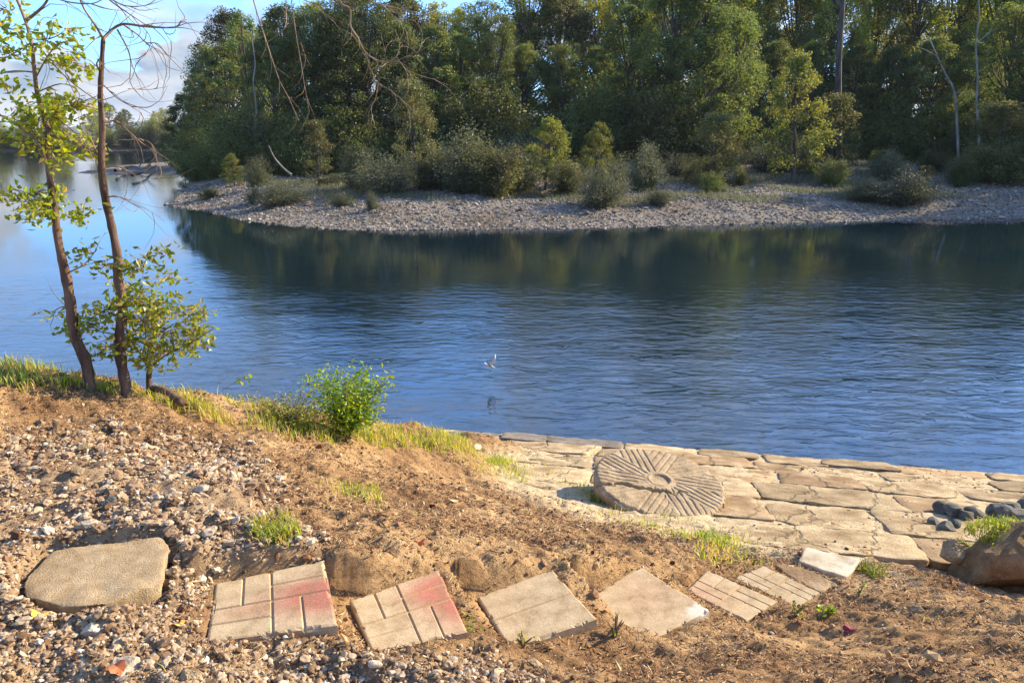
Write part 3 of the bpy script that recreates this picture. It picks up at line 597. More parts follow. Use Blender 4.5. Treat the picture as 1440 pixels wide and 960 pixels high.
# ------------------------------------------------------------------ millstone
MR = 0.55; MT = 0.17
def mill():
    nr, na = 110, 400; r = np.linspace(0.001, 1, nr) * MR; a = np.linspace(0, 2 * np.pi, na, endpoint=False); RR, AA = np.meshgrid(r, a, indexing='ij')
    wob = 1 + 0.02 * fbm(np.cos(a) * 2 + 5, np.sin(a) * 2 + 5, 1.5, 4, 3); chipf = 1 - 0.035 * sstep(.3, 1, fbm(np.cos(a) * 3, np.sin(a) * 3, 2, 3, 8))
    RR = RR * (1 + (wob * chipf - 1)[None] * (RR / MR) ** 4)
    X = RR * np.cos(AA); Y = RR * np.sin(AA); z = np.zeros_like(X)
    ns = 10; sec = np.floor(AA / (2 * np.pi / ns)); a0 = sec * 2 * np.pi / ns + 0.08
    xl = X * np.cos(a0) + Y * np.sin(a0); yl = -X * np.sin(a0) + Y * np.cos(a0)
    g = 0 * X
    for off in (0.0, 0.055, 0.11, 0.165, 0.22, 0.275): g = np.maximum(g, np.exp(-((yl - off) / 0.0095) ** 4) * sstep(0.12, 0.15, RR) * (xl > off * 0.3))
    wear = 1 - 0.55 * sstep(-.1, .5, fbm(X, Y, 3, 3, 12)) * sstep(-.1, .3, X)
    z -= 0.0075 * g * wear
    z += 0.010 * np.exp(-((RR - 0.095) / 0.011) ** 2) * .6; z -= 0.012 * sstep(0.085, 0.07, RR)
    z += 0.004 * fbm(X, Y, 9, 4, 15) - 0.02 * sstep(.93 * MR, MR, RR) ** 2
    # broken near-left edge: that piece has dropped along the crack
    cl = (Y + 0.20 + 0.45 * (X + 0.20) * -0.35) + 0.03 * fbm(X, Y, 7, 3, 33)
    brk = sstep(0.006, -0.006, cl) * sstep(.22, .05, X); z -= 0.014 * brk + 0.035 * np.exp(-(cl / 0.008) ** 2) * sstep(.3, .15, X)
    V = np.stack([X, Y, z], -1).reshape(-1, 3); gi = np.arange(nr * na).reshape(nr, na)
    Ft = np.stack([gi[:-1], gi[1:], np.roll(gi[1:], -1, 1), np.roll(gi[:-1], -1, 1)], -1).reshape(-1, 4)
    last = V[gi[-1]]; Vs = [V]; prev = gi[-1]; cnt = len(V); Fl = [Ft]
    for kz, sc in ((-.05, 1.012), (-.11, 1.0), (-MT, .97), (-MT, .5), (-MT, .01)):
        q = last.copy(); q[:, :2] *= sc; q[:, :2] += 0.006 * np.stack([fbm(q[:, 0], q[:, 1] + kz * 20, 12, 2, 91)] * 2, -1) ; q[:, 2] = kz + (0.004 if kz > -.15 else 0) * np.sin(a * 31)
        ids = cnt + np.arange(na); Vs.append(q); Fl.append(np.stack([prev, ids, np.roll(ids, -1), np.roll(prev, -1)], -1)); prev = ids; cnt += na
    mb = MB(); mb.add(np.concatenate(Vs), Fl[0]); mb.Fs += Fl[1:]; return mb
mo = mill().build('millstone', M['mill'], smooth=False)
mc = Vector(P(928, 674, 1.11)); mo.location = mc; mo.rotation_euler = (R(4), R(7.5), R(-14))
tag(mo, 'large round grey-brown millstone with radial furrows and centre hub, lying on the stone landing', 'millstone')
# support stone beneath the high side
def big_rock(name, loc, size, mat, label, cat, group=None, seed=0, rz=0, sharp=0.3, rx=0):
    r_ = np.random.default_rng(seed); V = IV3.copy()
    for _ in range(9):
        nrm = unit(r_.normal(size=3)); dd = r_.uniform(.55, .85); pr = V @ nrm; V = V - np.maximum(pr - dd, 0)[:, None] * nrm
    V += 0.035 * np.stack([fbm(V[:, 0] + 3 * V[:, 2], V[:, 1] + 2 * V[:, 2], 2.5, 4, seed)] * 3, -1) * V
    V += (0.012 * fbm(V[:, 0] * 3 + V[:, 2] * 5, V[:, 1] * 4 - V[:, 2] * 3, 2.5, 4, seed + 1))[:, None] * V * (1 if max(size) > .3 else 0); V = V * np.array(size) * .5; mb = MB(); mb.add(V, IF3); o = mb.build(name, mat, smooth=False); o.location = loc; o.rotation_euler = (rx, 0, rz); return tag(o, label, cat, group)
big_rock('support_stone', P(985, 728, .72), (0.30, 0.24, 0.34), M['boulder'], 'small brown stone propping the millstone from beneath its right side', 'stone', seed=5)
# ------------------------------------------------------------------ right boulder and loose stones
big_rock('boulder', Vector(P(1440, 808, 1.22)) + Vector((.05, .2, 0)), (0.95, 0.6, 0.60), M['boulder'], 'big brown boulder with mossy top at the right edge, shaded on its near side', 'boulder', seed=31, rz=.2)
big_rock('rock', Vector(P(1342, 775, 1.25)), (0.22, 0.18, 0.14), M['slab'], 'pale tan rock just left of the mossy boulder', 'rock', seed=33)
spots = [(1325,722,.15),(1338,728,.17),(1357,733,.15),(1368,727,.14),(1340,742,.12),(1330,748,.13),(1405,730,.20),(1418,722,.17),(1432,735,.19),(1445,722,.18),(1312,738,.09)]
for k, (a, b_, s) in enumerate(spots):
    g = G_(a, b_); lab = f'dark rounded stone, {ORD[k]} counted rightward in the small pile on the landing' if k < 6 else f'dark grey rounded stone, {ORD[k - 6]} of the heap above the mossy boulder'
    if k == 10: lab = 'smallest dark stone at the left foot of the small pile on the landing'
    big_rock('river_stone', g + Vector((0, 0, s * .3)), (s * 1.15, s, s * .8), M['dark'], lab, 'stone', 'dark stones piled on the landing', seed=50 + k, rz=k)
named = [(395,677,.07,'pale','whitish angular rock alone on the brown slope left of the bush'),
 (670,632,.13,'pale','pale rock at the left corner of the stone landing'),
 (108,668,.10,'slab','flat tan stone on the gravel pile with a long shadow at its left'),
 (118,630,.08,'slab','orange-tan stone at the upper edge of the gravel pile'),
 (158,710,.075,'dark','dark grey wedge-shaped stone in the middle of the gravel pile'),
 (126,745,.06,'pale','small white stone above the concrete block'),
 (262,768,.055,'pale','white stone beside the upper right of the concrete block'),
 (243,808,.06,'pale','white stone touching the right corner of the concrete block'),
 (258,818,.05,'pale','small white stone right of the concrete block corner'),
 (176,944,.11,'pale','long flat white stone at the bottom left of the slope'),
 (135,895,.08,'pale','flat whitish stone below the concrete block'),
 (165,912,.055,'dark','grey stone among the white stones below the concrete block'),
 (265,955,.07,'slab','tan stone at the bottom edge below the first paver'),
 (213,659,.06,'slab','grey tan stone on the right part of the gravel pile'),
 (232,665,.06,'pale','whitish stone on the right part of the gravel pile'),
 (285,690,.06,'pale','pale stone at the right edge of the gravel pile'),
 (750,935,.08,'slab','tan rounded stone at the bottom centre below the scored paver'),
 (528,938,.05,'pale','white pebble below the red brick-pattern paver'),
 (438,770,.05,'pale','pale stone on the cut bank above the first paver'),
 (1290,860,.09,'slab','flat brown stone on the rim of the shaded hollow at right')]
for k, (a, b_, s, mt, lab) in enumerate(named):
    g = G_(a, b_); s *= .8; big_rock('rock', g + Vector((0, 0, s * .12)), (s * 1.3, s * .9, s * .6), M[mt], lab, 'rock', seed=90 + k, rz=k * 1.3, rx=.15)
# ------------------------------------------------------------------ gravel, litter (stuff)
def scatter(n, x0, x1, y0, y1, maskf):
    x = rng.uniform(x0, x1, n); y = rng.uniform(y0, y1, n); z = height(x, y); px, py = proj(x, y, z)
    keep = (rng.uniform(0, 1, n) < maskf(x, y, px, py)) & (px > -150) & (px < 1590) & (py > 480) & (py < 1130)
    q = np.c_[x, y, z][keep]; return q
BLK = [q for q, _, _ in PAVW] + [BLOCKQ[0], PALEQ[0]]
def offpav(x, y, m=0.0):
    k = np.ones(x.shape, bool)
    for q in BLK: k &= dpoly(x, y, q) < m
    return k
q = scatter(260000, -3, 1.2, 1.4, 4.6, lambda x, y, px, py: gmask(px, py) * offpav(x, y) * (0.75 + 0.6 * fbm(x, y, 1.6, 3, 101)))
mb = MB(); s = rng.lognormal(math.log(.0105), .62, len(q)) * np.interp(q[:, 1], [1.8, 3.2], [.85, 1.25]); s = np.minimum(s, np.interp(q[:, 1], [2.2, 3.0], [.04, .07])); big = s > .033
rockfield(mb, q[~big], s[~big], .5, 0, .15, .5); rockfield(mb, q[big], np.minimum(s[big], .07), .5, 1, .2, .4)
q = scatter(22000, -3, 3.4, 1.4, 6.0, lambda x, y, px, py: offpav(x, y, -0.01) * 0.10 + 0.0); s = rng.lognormal(math.log(.014), .4, len(q)); rockfield(mb, q, s, .6, 0, .3, .4)
q = scatter(24000, -.5, 6.5, 4.2, 8.8, lambda x, y, px, py: ((edge_uv(x, y)[1] > 0.05) & (edge_uv(x, y)[0] > 0)) * 0.20 * (fbm(x, y, 1.6, 2, 111) > 0.1)); s = rng.lognormal(math.log(.016), .4, len(q))
rockfield(mb, q, s, .5, 0, .1, .4)
tag(mb.build('gravel', M['gravel']), 'loose pale crushed stone strewn over the bank', 'gravel', kind='stuff')
# dry litter: slivers of straw, bark and clods
def litmask(x, y, px, py): return offpav(x, y, -0.01) * (1 - .75 * gmask(px, py)) * np.where((edge_uv(x, y)[1] > 0) & (edge_uv(x, y)[0] > 0) & (rbf(x, y) < plat(x, y)), .25 * (fbm(x, y, 1.5, 3, 131) > .15), 1) * (0.55 + 0.45 * (fbm(x, y, 2.5, 3, 121)))
q = np.concatenate([scatter(170000, -3, 3.2, 1.5, 4.6, litmask), scatter(120000, -4, 4.5, 4.2, 8.6, litmask)])
mb = MB(); n = len(q); a = rng.uniform(0, 6.28, n); d = unit(np.c_[np.cos(a), np.sin(a), rng.normal(size=n) * .35]); ln = rng.lognormal(math.log(.018), .55, n); wd = rng.lognormal(math.log(.0036), .5, n)
leaves(mb, q + np.c_[0 * a, 0 * a, rng.uniform(0.002, .014, n)], ln, wd, dirs=d)
tag(mb.build('leaf_litter', M['litter']), 'dry brown straw and bark litter covering the bank', 'leaf litter', kind='stuff')
q = scatter(60000, -3, 4, 1.5, 6.6, lambda x, y, px, py: litmask(x, y, px, py) * .9 * (fbm(x, y, 1.3, 3, 171) > -.2)); mb = MB(); rockfield(mb, q, rng.lognormal(math.log(.011), .55, len(q)), .8, 0, .35, .4)
tag(mb.build('soil_clods', M['litter']), 'small crumbling brown clods of earth on the bank', 'clods', kind='stuff')
# ------------------------------------------------------------------ grass
def blades(mb, q, h, w, bend=0.5):
    n = len(q); a = rng.uniform(0, 6.28, n); dx = np.c_[np.cos(a), np.sin(a), 0 * a]; sd = np.c_[-np.sin(a), np.cos(a), 0 * a]
    hh = (h * rng.uniform(.4, 1.3, n))[:, None]; b_ = rng.uniform(.1, 1, n)[:, None] * bend; ww = (w * rng.uniform(.6, 1.3, n))[:, None]; up = np.array([0, 0, 1.])
    q = q + rng.normal(size=q.shape) * [.006, .006, 0]; b_ = b_ * 1.5
    p0 = q; p1 = q + up * hh * .55 + dx * hh * b_ * .3; p2 = q + up * hh * (1 - .25 * b_) + dx * hh * b_
    V = np.stack([p0 - sd * ww, p0 + sd * ww, p1 + sd * ww * .8, p1 - sd * ww * .8, p2 + sd * ww * .15, p2 - sd * ww * .15], 1).reshape(-1, 3)
    i = np.arange(n)[:, None] * 6; Fc = np.concatenate([i + [0, 1, 2, 3], i + [3, 2, 4, 5]]); va = rng.uniform(0, 1, n); mb.add(V, Fc, var=np.concatenate([va, va]))
def pxpoly(poly, soft=12): return lambda x, y, px, py: sstep(-soft, soft, dpoly(px, py, poly))
mb = MB()
for poly, n, dens, h, x0, x1, y0, y1 in [
    ([(-40,505),(60,520),(110,540),(90,552),(-40,540)], 30000, .8, .10, -6, -2.5, 4.2, 6.2),
    ([(100,538),(260,560),(360,575),(470,596),(560,608),(640,618),(660,632),(560,628),(460,620),(330,598),(240,575),(110,550)], 110000, .85, .075, -4, .2, 4.5, 8.2),
    ([(640,615),(760,660),(860,700),(1010,750),(1080,790),(1000,775),(840,725),(740,690),(630,645)], 70000, .3, .05, -1, 3, 4, 8.2),
    ([(360,740),(410,730),(420,760),(370,768)], 30000, .5, .05, -1.6, -.4, 2.2, 3.2),
    ([(450,680),(530,690),(540,710),(460,705)], 30000, .3, .035, -1.6, 0, 3, 4.6),
    ([(980,750),(1060,760),(1080,800),(980,790)], 20000, .3, .05, .5, 2.5, 3.5, 5.2)]:
    f_ = pxpoly(poly); qq = scatter(n, x0, x1, y0, y1, lambda x, y, px, py: f_(x, y, px, py) * dens * (0.5 + 1.0 * fbm(x, y, 3, 2, 141)).clip(0, 1)); blades(mb, qq, h, .0035)
qq = scatter(9000, -3, 4, 1.5, 6.5, lambda x, y, px, py: litmask(x, y, px, py) * .12 * (fbm(x, y, 1.2, 2, 151) > .2)); blades(mb, qq, .035, .002)
tag(mb.build('grass', G['grass']), 'sunlit yellow-green grass along the rim of the bank', 'grass', kind='stuff')
def tuft(px, py, r, h, n, label, mat='moss', name='grass_tuft'):
    g = G_(px, py); a = rng.uniform(0, 6.28, n); rr = r * np.sqrt(rng.uniform(0, 1, n)); x = g.x + rr * np.cos(a); y = g.y + rr * np.sin(a); q = np.c_[x, y, height(x, y) - .005]
    mb = MB(); blades(mb, q, h * .9, .0028, 1.1); o = mb.build(name, G[mat]); to_origin(o, g); tag(o, label, 'grass tuft', 'grass tufts on the bank')
tuft(1225, 806, .07, .09, 130, 'bright green grass tuft right of the pale slab')
tuft(703, 652, .12, .10, 200, 'bright grass tuft at the left end of the stone landing')
tuft(850, 705, .13, .09, 260, 'yellow-green grass tuft in front of the millstone')
tuft(1128, 632, .06, .04, 60, 'small grass tuft growing near the water-side edge of the landing')
tuft(1028, 636, .07, .04, 70, 'small green tuft on the landing behind the millstone')
tuft(385, 752, .08, .07, 140, 'dark green grass tuft on the gravel above the first paver')
tuft(1352, 770, .06, .06, 130, 'mossy tuft against the left side of the boulder')
tuft(1000, 755, .10, .08, 150, 'green weeds below the right edge of the millstone')
tuft(655, 880, .05, .03, 40, 'short grass tuft at the near corner of the red paver')
g = Vector(P(1420, 752, 1.52))
mb = MB(); n = 1100; a = rng.uniform(0, 6.28, n); rr = np.sqrt(rng.uniform(0, 1, n)); bo = bpy.data.objects['boulder']; bl = bo.location
q = np.c_[bl.x + .27 * rr * np.cos(a) - .05, bl.y + .16 * rr * np.sin(a) + .02, bl.z + .22 - .07 * rr ** 2]; blades(mb, q, .05, .003, .8); o = mb.build('moss', G['moss']); rel(o, bo)
o.data.transform(bo.matrix_basis.to_3x3().to_4x4().inverted())
# fallen leaves
for k, (a, b_, col, s, lab) in enumerate([(58,868,(.75,.55,.05),.035,'yellow fallen leaf below the concrete block'), (253,892,(.8,.42,.05),.028,'orange fallen leaf left of the first paver'), (1195,890,(.22,.02,.02),.045,'dark red fallen leaf on the brown slope at lower right'),
    (591,770,(.7,.2,.05),.03,'orange-red fallen leaf above the gap between the pavers'), (168,957,(.6,.15,.04),.03,'rusty leaf at the bottom left edge'), (705,850,(.5,.45,.06),.0,'')]):
    if not lab: continue
    g = G_(a, b_); mb = MB(); n_ = 14; V = [(0, 0, 0)]
    for j in range(n_):
        an = 6.283 * j / n_; r_ = s * .8 * (1 if j % 2 else .86) * (1.3 if j in (3, 4) else 1); V.append((r_ * math.cos(an), r_ * math.sin(an) * .8, .25 * s * math.cos(2 * an)))
    mb.add(V, [(0, 1 + j, 1 + (j + 1) % n_) for j in range(n_)]); o = mb.build('fallen_leaf', flat_mat('leaf_' + str(k), col)); o.location = g + Vector((0, 0, .012)); o.rotation_euler = (-.35, .2, k); tag(o, lab, 'leaf', 'fallen leaves on the bank')

# ------------------------------------------------------------------ near trees
def px3(path, Y, dj=0.0, seed=0):
    r_ = random.Random(seed); return [D(a, b_, Y + (r_.uniform(-dj, dj) if 0 < i else 0)) for i, (a, b_) in enumerate(path)]
def cluster(px, py, Y, rx, ry, n, dep=.25, k=None):
    sc = Y / 1100.0; c_ = np.array(D(px, py, Y)); m_ = k or max(2, n // 14)
    cc = unit(rng.normal(size=(m_, 3))) * (rng.uniform(0.2, 1, (m_, 1)) ** .5) * [rx * sc, dep, ry * sc]
    w = rng.integers(0, m_, n); off = rng.normal(size=(n, 3)) * [.045, .045, .03]
    return c_ + cc[w] + off
def near_tree(name, label, base, trunk, rads, branches, blobs, Y, leafn=.048, leafw=.026, lmat='near'):
    root = empty(name, base, label, 'tree', 'slender trees on the bank')
    mb = MB(); p = smoothpath(px3(trunk, Y), 5); rr = np.interp(np.linspace(0, 1, len(p)), np.linspace(0, 1, len(rads)), rads); rough_ = True
    rr = rr * .8 * (1 + .07 * np.sin(np.arange(len(p)) * 1.9) + .10 * (rng.uniform(0, 1, len(p)) - .3)); tube(mb, p, rr, 14); Vt = mb.V[0]; cc_ = np.repeat(np.array([q_[:] for q_ in p]), 14, 0); nn_ = fbm(np.arange(len(Vt)) % 14 * .9, Vt[:, 2] * 3, 1.0, 4, 8)[:, None]; mb.V[0] = cc_ + (Vt - cc_) * (1 + .16 * nn_)
    o = mb.build('trunk', M['bark'], smooth=True); rel(o, root)
    rr_ = random.Random(len(branches) * 7 + int(Y * 10))
    for i, (pth, r0, r1) in enumerate(branches):
        mb = MB(); q = smoothpath(px3(pth, Y, .12, i), 4); r0 *= .85; tube(mb, q, list(np.linspace(r0, r1, len(q))), 6)
        for j in range(2, len(q) - 1, 3 if not blobs or len(blobs) < 8 else 5):
            p_ = q[j]; dv = (q[j] - q[j - 1]).normalized(); pth2 = [p_]
            w_ = Vector((rr_.uniform(-1, 1), rr_.uniform(-1, 1), rr_.uniform(-1, .7)))
            for _ in range(5):
                dv = (dv + w_ * .45 + Vector((rr_.uniform(-1, 1), rr_.uniform(-1, 1), rr_.uniform(-1, 1))) * .35).normalized(); p_ = p_ + dv * rr_.uniform(.03, .085); pth2.append(p_)
            tube(mb, pth2, [.0028, .0024, .002, .0015, .0011, .0006], 4)
        o = mb.build('branch', M['twig'], smooth=True); rel(o, root)
    if blobs:
        mb = MB(); nl0 = 0
        for (a, b_, rx, ry, n) in blobs:
            n = int(n * .95); q = cluster(a, b_, Y, rx, ry, n); leaves(mb, q, leafn, leafw, .6); nl0 += len(q)
        tw = MB(); k0 = 0
        allq = mb.V; 
        for V_q in list(mb.V):
            q = V_q[::4]; c_ = q.mean(0)
            for j in range(0, len(q), 9): tube(tw, [c_ + (q[j] - c_) * .1, (c_ + q[j]) / 2 + rng.normal(size=3) * .01, q[j]], [.0035, .0025, .0012], 4)
        tV = np.concatenate(tw.V); tF = np.concatenate(tw.Fs); mb.add(tV, tF, var=0.5); mb.mi = [np.zeros(nl0), np.ones(len(tF))]
        o = mb.build('crown', [G[lmat], M['twig']]); rel(o, root)
    return root
gA = G_(127, 548); gB = G_(178, 556); gC = G_(212, 558)
near_tree('slender_tree', 'leafy slender leaning tree, leftmost of the trees on the bank rim', gA,
 [(130,556),(126,540),(119,505),(104,468),(100,430),(92,385),(81,335),(76,290),(70,240),(67,200),(68,180)], [.052,.042,.038,.036,.033,.031,.028,.025,.022,.019,.017],
 [([(68,182),(60,160),(52,130),(48,95),(44,60),(36,30),(20,-10)], .017, .007), ([(76,262),(55,205),(30,180),(0,162),(-30,150)], .012, .004), ([(66,212),(45,190),(20,170)], .008, .003),
  ([(50,110),(70,75),(90,60),(120,85)], .006, .002), ([(52,62),(75,90),(100,115),(135,140),(160,150)], .006, .002), ([(44,60),(20,75),(-10,90)], .006, .002), ([(50,102),(20,100),(-20,105)], .006, .002),
  ([(36,30),(60,10),(72,-10)], .012, .005), ([(52,130),(85,118),(110,125)], .005, .002), ([(92,385),(118,372),(135,352)], .006, .002), ([(60,160),(85,170),(125,205)], .006, .002), ([(75,290),(50,285),(20,282)], .006, .002), ([(100,430),(85,432),(75,438)], .005, .002)],
 [(15,45,30,16,90),(8,70,28,14,80),(70,60,28,16,90),(85,40,20,10,40),(90,95,28,14,90),(55,150,45,14,130),(90,158,40,16,120),(35,165,40,16,120),(112,150,26,12,70),(20,125,30,14,70),(10,200,30,18,90),(70,195,38,16,120),(110,205,24,10,50),(95,90,22,10,50),
  (50,275,36,14,130),(80,290,40,16,150),(115,298,24,12,60),(60,310,26,14,70),(35,205,30,12,60),(8,20,20,14,40),(100,225,14,8,30),(92,438,14,10,26)], gA.y)
near_tree('slender_tree', 'bare-topped slender tree, the middle trunk on the bank rim', gB,
 [(181,566),(178,548),(170,510),(168,470),(173,430),(166,390),(165,360),(155,310),(147,270),(143,230),(144,180),(141,130),(143,90),(145,55)], [.05,.043,.038,.035,.033,.032,.031,.028,.026,.024,.021,.018,.015,.012],
 [([(145,55),(160,40),(175,34),(200,37),(228,39),(248,38),(255,30),(262,28)], .010, .003), ([(145,55),(138,42),(130,30),(118,12),(108,-12)], .009, .004), ([(175,36),(195,50),(205,60),(222,62),(236,80)], .006, .0015),
  ([(165,42),(180,70),(184,90),(183,115),(192,130)], .006, .0015), ([(146,120),(165,138),(185,150),(200,160)], .005, .0012), ([(148,172),(162,170),(175,180),(192,195),(205,205),(222,212)], .008, .0015),
  ([(144,225),(135,212),(128,195),(120,190)], .007, .002), ([(140,100),(136,90),(140,86),(141,105)], .006, .003), ([(149,278),(165,276),(185,286),(200,292),(225,305)], .005, .001),
  ([(140,-12),(160,5),(185,22),(200,32)], .006, .002), ([(60,-12),(85,0),(110,5),(135,4),(160,-12)], .006, .002), ([(150,-5),(175,8),(205,8),(235,-2)], .005, .001), ([(200,37),(212,55),(206,75),(195,85)], .003, .0008),
  ([(228,39),(238,55),(246,62)], .003, .0008), ([(205,62),(225,72),(233,85)], .003, .0008), ([(180,125),(210,126),(235,122)], .003, .0006), ([(192,195),(210,200),(220,215),(215,225)], .003, .0008), ([(150,235),(170,235),(195,248),(220,252)], .004, .0008)],
 [(150,372,22,12,70),(190,372,26,12,80),(215,362,20,8,46),(140,352,16,8,36),(160,150,16,10,0)][:4], gB.y)
near_tree('slender_tree', 'low leafy sapling with short stem, rightmost of the trees on the bank rim', gC,
 [(211,562),(210,545),(209,528),(211,520)], [.030,.024,.022,.019],
 [([(211,522),(200,500),(185,480),(175,458),(165,440)], .012, .004), ([(211,522),(212,495),(225,470),(245,455)], .010, .003), ([(211,522),(225,505),(250,490),(275,478),(300,462)], .009, .002), ([(185,480),(160,470),(135,465),(120,462)], .007, .002), ([(200,500),(205,470),(200,440),(195,420)], .006, .002)],
 [(150,440,34,18,170),(125,455,26,14,110),(190,420,30,14,130),(225,425,34,14,150),(255,440,30,12,130),(285,462,26,12,100),(235,470,36,16,170),(200,460,34,18,170),(245,495,32,14,120),(170,475,30,16,120),(205,500,26,14,110),(270,485,22,12,80),(140,490,20,10,50),(215,400,20,8,50),(175,400,22,10,60)], gC.y)
mb = MB(); q = smoothpath([D(214,546,gC.y), D(228,548,gC.y - .03), D(242,556,gC.y - .08), D(256,566,gC.y - .15)], 4); tube(mb, q, list(np.linspace(.022, .028, len(q))), 10); o = mb.build('fallen_branch', M['bark'], smooth=True); to_origin(o, q[-1]); tag(o, 'short brown branch stub lying at the foot of the low sapling', 'branch')
# overhanging bare branches of a tree outside the frame
def branch_obj(name, paths, Y, label, dj=.2, mat='twigpale', th=.62, side=True):
    mb = MB(); rr_ = random.Random(len(label))
    for i, (pth, r0, r1) in enumerate(paths):
        q = smoothpath(px3(pth, Y, dj * (i > 0) * .5, i), 5); n_ = len(q); tube(mb, q, list(np.linspace(r0, r1, n_) * th * (1 + .15 * rng.uniform(-1, 1, n_))), 6)
        if side:
            for j in range(4, n_ - 1, 4):
                p_ = q[j]; dv = (q[j] - q[j - 1]).normalized(); w_ = Vector((rr_.uniform(-1, 1), rr_.uniform(-1, 1), rr_.uniform(-1, .4))); pth2 = [p_]
                for _ in range(5):
                    dv = (dv + w_ * .4 + Vector((rr_.uniform(-1, 1), rr_.uniform(-1, 1), rr_.uniform(-1, 1))) * .3).normalized(); p_ = p_ + dv * rr_.uniform(.02, .07); pth2.append(p_)
                tube(mb, pth2, [.0022, .0019, .0015, .0012, .0009, .0005], 4)
    o = mb.build(name, M[mat], smooth=True); to_origin(o, D(*paths[0][0][0], Y)); tag(o, label, 'branch', 'bare branches hanging over the river'); return o
branch_obj('bare_branch', [([(470,-60),(477,0),(492,13),(493,37),(503,53),(513,73),(527,83),(545,88),(557,80),(563,67),(573,66)], .014, .004), ([(545,88),(535,95),(523,98),(530,115),(550,128),(567,143),(578,162)], .007, .002), ([(532,117),(528,140),(522,153),(527,177)], .006, .002),
  ([(480,42),(493,48),(505,62)], .004, .003), ([(490,-50),(520,0),(537,7),(550,20),(563,33),(573,47),(580,60)], .009, .002), ([(520,2),(550,10),(573,15),(600,20),(625,10)], .007, .002), ([(557,80),(568,95),(575,108),(578,110)], .004, .0015), ([(557,86),(575,78),(590,70),(594,50),(592,42)], .004, .0012),
  ([(545,88),(542,70),(552,55)], .003, .001), ([(520,75),(519,95),(530,108),(541,109)], .003, .001), ([(400,-40),(420,-5),(450,6),(480,2),(500,8)], .007, .003), ([(440,2),(455,20),(470,30)], .004, .001), ([(575,100),(595,108),(615,112)], .003, .0008), ([(563,33),(585,28),(610,35)], .003, .0008)], 6.0, 'crooked bare branch with many bends hanging down at the top centre')
branch_obj('bare_branch', [([(345,-40),(362,20),(375,60),(383,85),(393,113),(407,140),(420,170)], .010, .004), ([(375,60),(400,40),(402,10),(401,-40)], .006, .004)], 6.6, 'thin pale branch hanging left of the crooked one', mat='twigpale')
branch_obj('bare_branch', [([(405,-40),(415,40),(423,87),(427,113),(432,140),(435,158)], .008, .003), ([(423,60),(430,80),(438,95)], .004, .001)], 7.2, 'short straight bare twig hanging nearest the crooked branch', mat='twigpale')
# ------------------------------------------------------------------ bushes near
def bush(name, px, py, r, h, n, mat, label, ll=.035, lw=.018, g=None, stems=14, group=None, cat='bush'):
    g = g or G_(px, py); root = empty(name, g, label, cat, group); st = MB(); lv = MB()
    for k in range(stems):
        a = rng.uniform(0, 6.28); tip = np.array([math.cos(a) * r * rng.uniform(.2, 1), math.sin(a) * r * rng.uniform(.2, 1), h * rng.uniform(.45, 1.05)])
        pth = [np.zeros(3), tip * [.3, .3, .45], tip * [.75, .75, .8], tip]; tube(st, pth, [.006, .004, .003, .001], 5)
        m_ = n // stems; tt = rng.uniform(.25, 1, m_)[:, None]; q = tip * tt * np.where(tt < .6, .9, 1) + rng.normal(size=(m_, 3)) * [r * .13, r * .13, h * .06]
        leaves(lv, q[q[:, 2] > .01], ll, lw, .1)
    st.build('stems', M['twig'], root); lv.build('foliage', G[mat], root); return root
bush('bush', 492, 616, .35, .54, 3600, 'bush', 'bright green leafy bush on the bank rim against the water', stems=22)
bush('weed', 412, 600, .34, .24, 1100, 'grass', 'low yellow-green weeds left of the bright green bush', ll=.03, lw=.012, stems=24, cat='weed')
bush('weed', 1160, 872, .06, .06, 26, 'bush', 'small broad-leaved weed in front of the last paver', ll=.03, lw=.022, stems=5, cat='weed')
bush('weed', 1208, 838, .02, .08, 6, 'bush', 'single upright green leaf right of the last paver', ll=.04, lw=.025, stems=2, cat='weed')
bush('weed', 1120, 866, .05, .06, 30, 'near', 'low brownish weed at the near edge of the last paver', ll=.02, lw=.015, stems=6, cat='weed')
bush('weed', 735, 912, .05, .05, 26, 'near', 'small weed below the once-scored paver', ll=.02, lw=.014, stems=5, cat='weed')
bush('weed', 865, 895, .05, .09, 24, 'grass', 'thin dry weed standing before the scuffed paver corner', ll=.015, lw=.008, stems=7, cat='weed')
o = branch_obj('sprig', [([(288,576),(300,560),(318,545),(335,536),(350,532)], .003, .0012), ([(318,545),(312,535)], .0015, .0008)], 5.9, 'thin sprig with three green leaves leaning over the water', mat='twig', side=False); o['category'] = 'sprig'; del o['group']
mb = MB(); leaves(mb, np.array([D(345,530,5.9), D(352,528,5.9), D(340,538,5.9), D(350,537,5.9), D(335,535,5.9)]), .06, .04, 0.1); lo = mb.build('leaves', G['bush']); rel(lo, o)
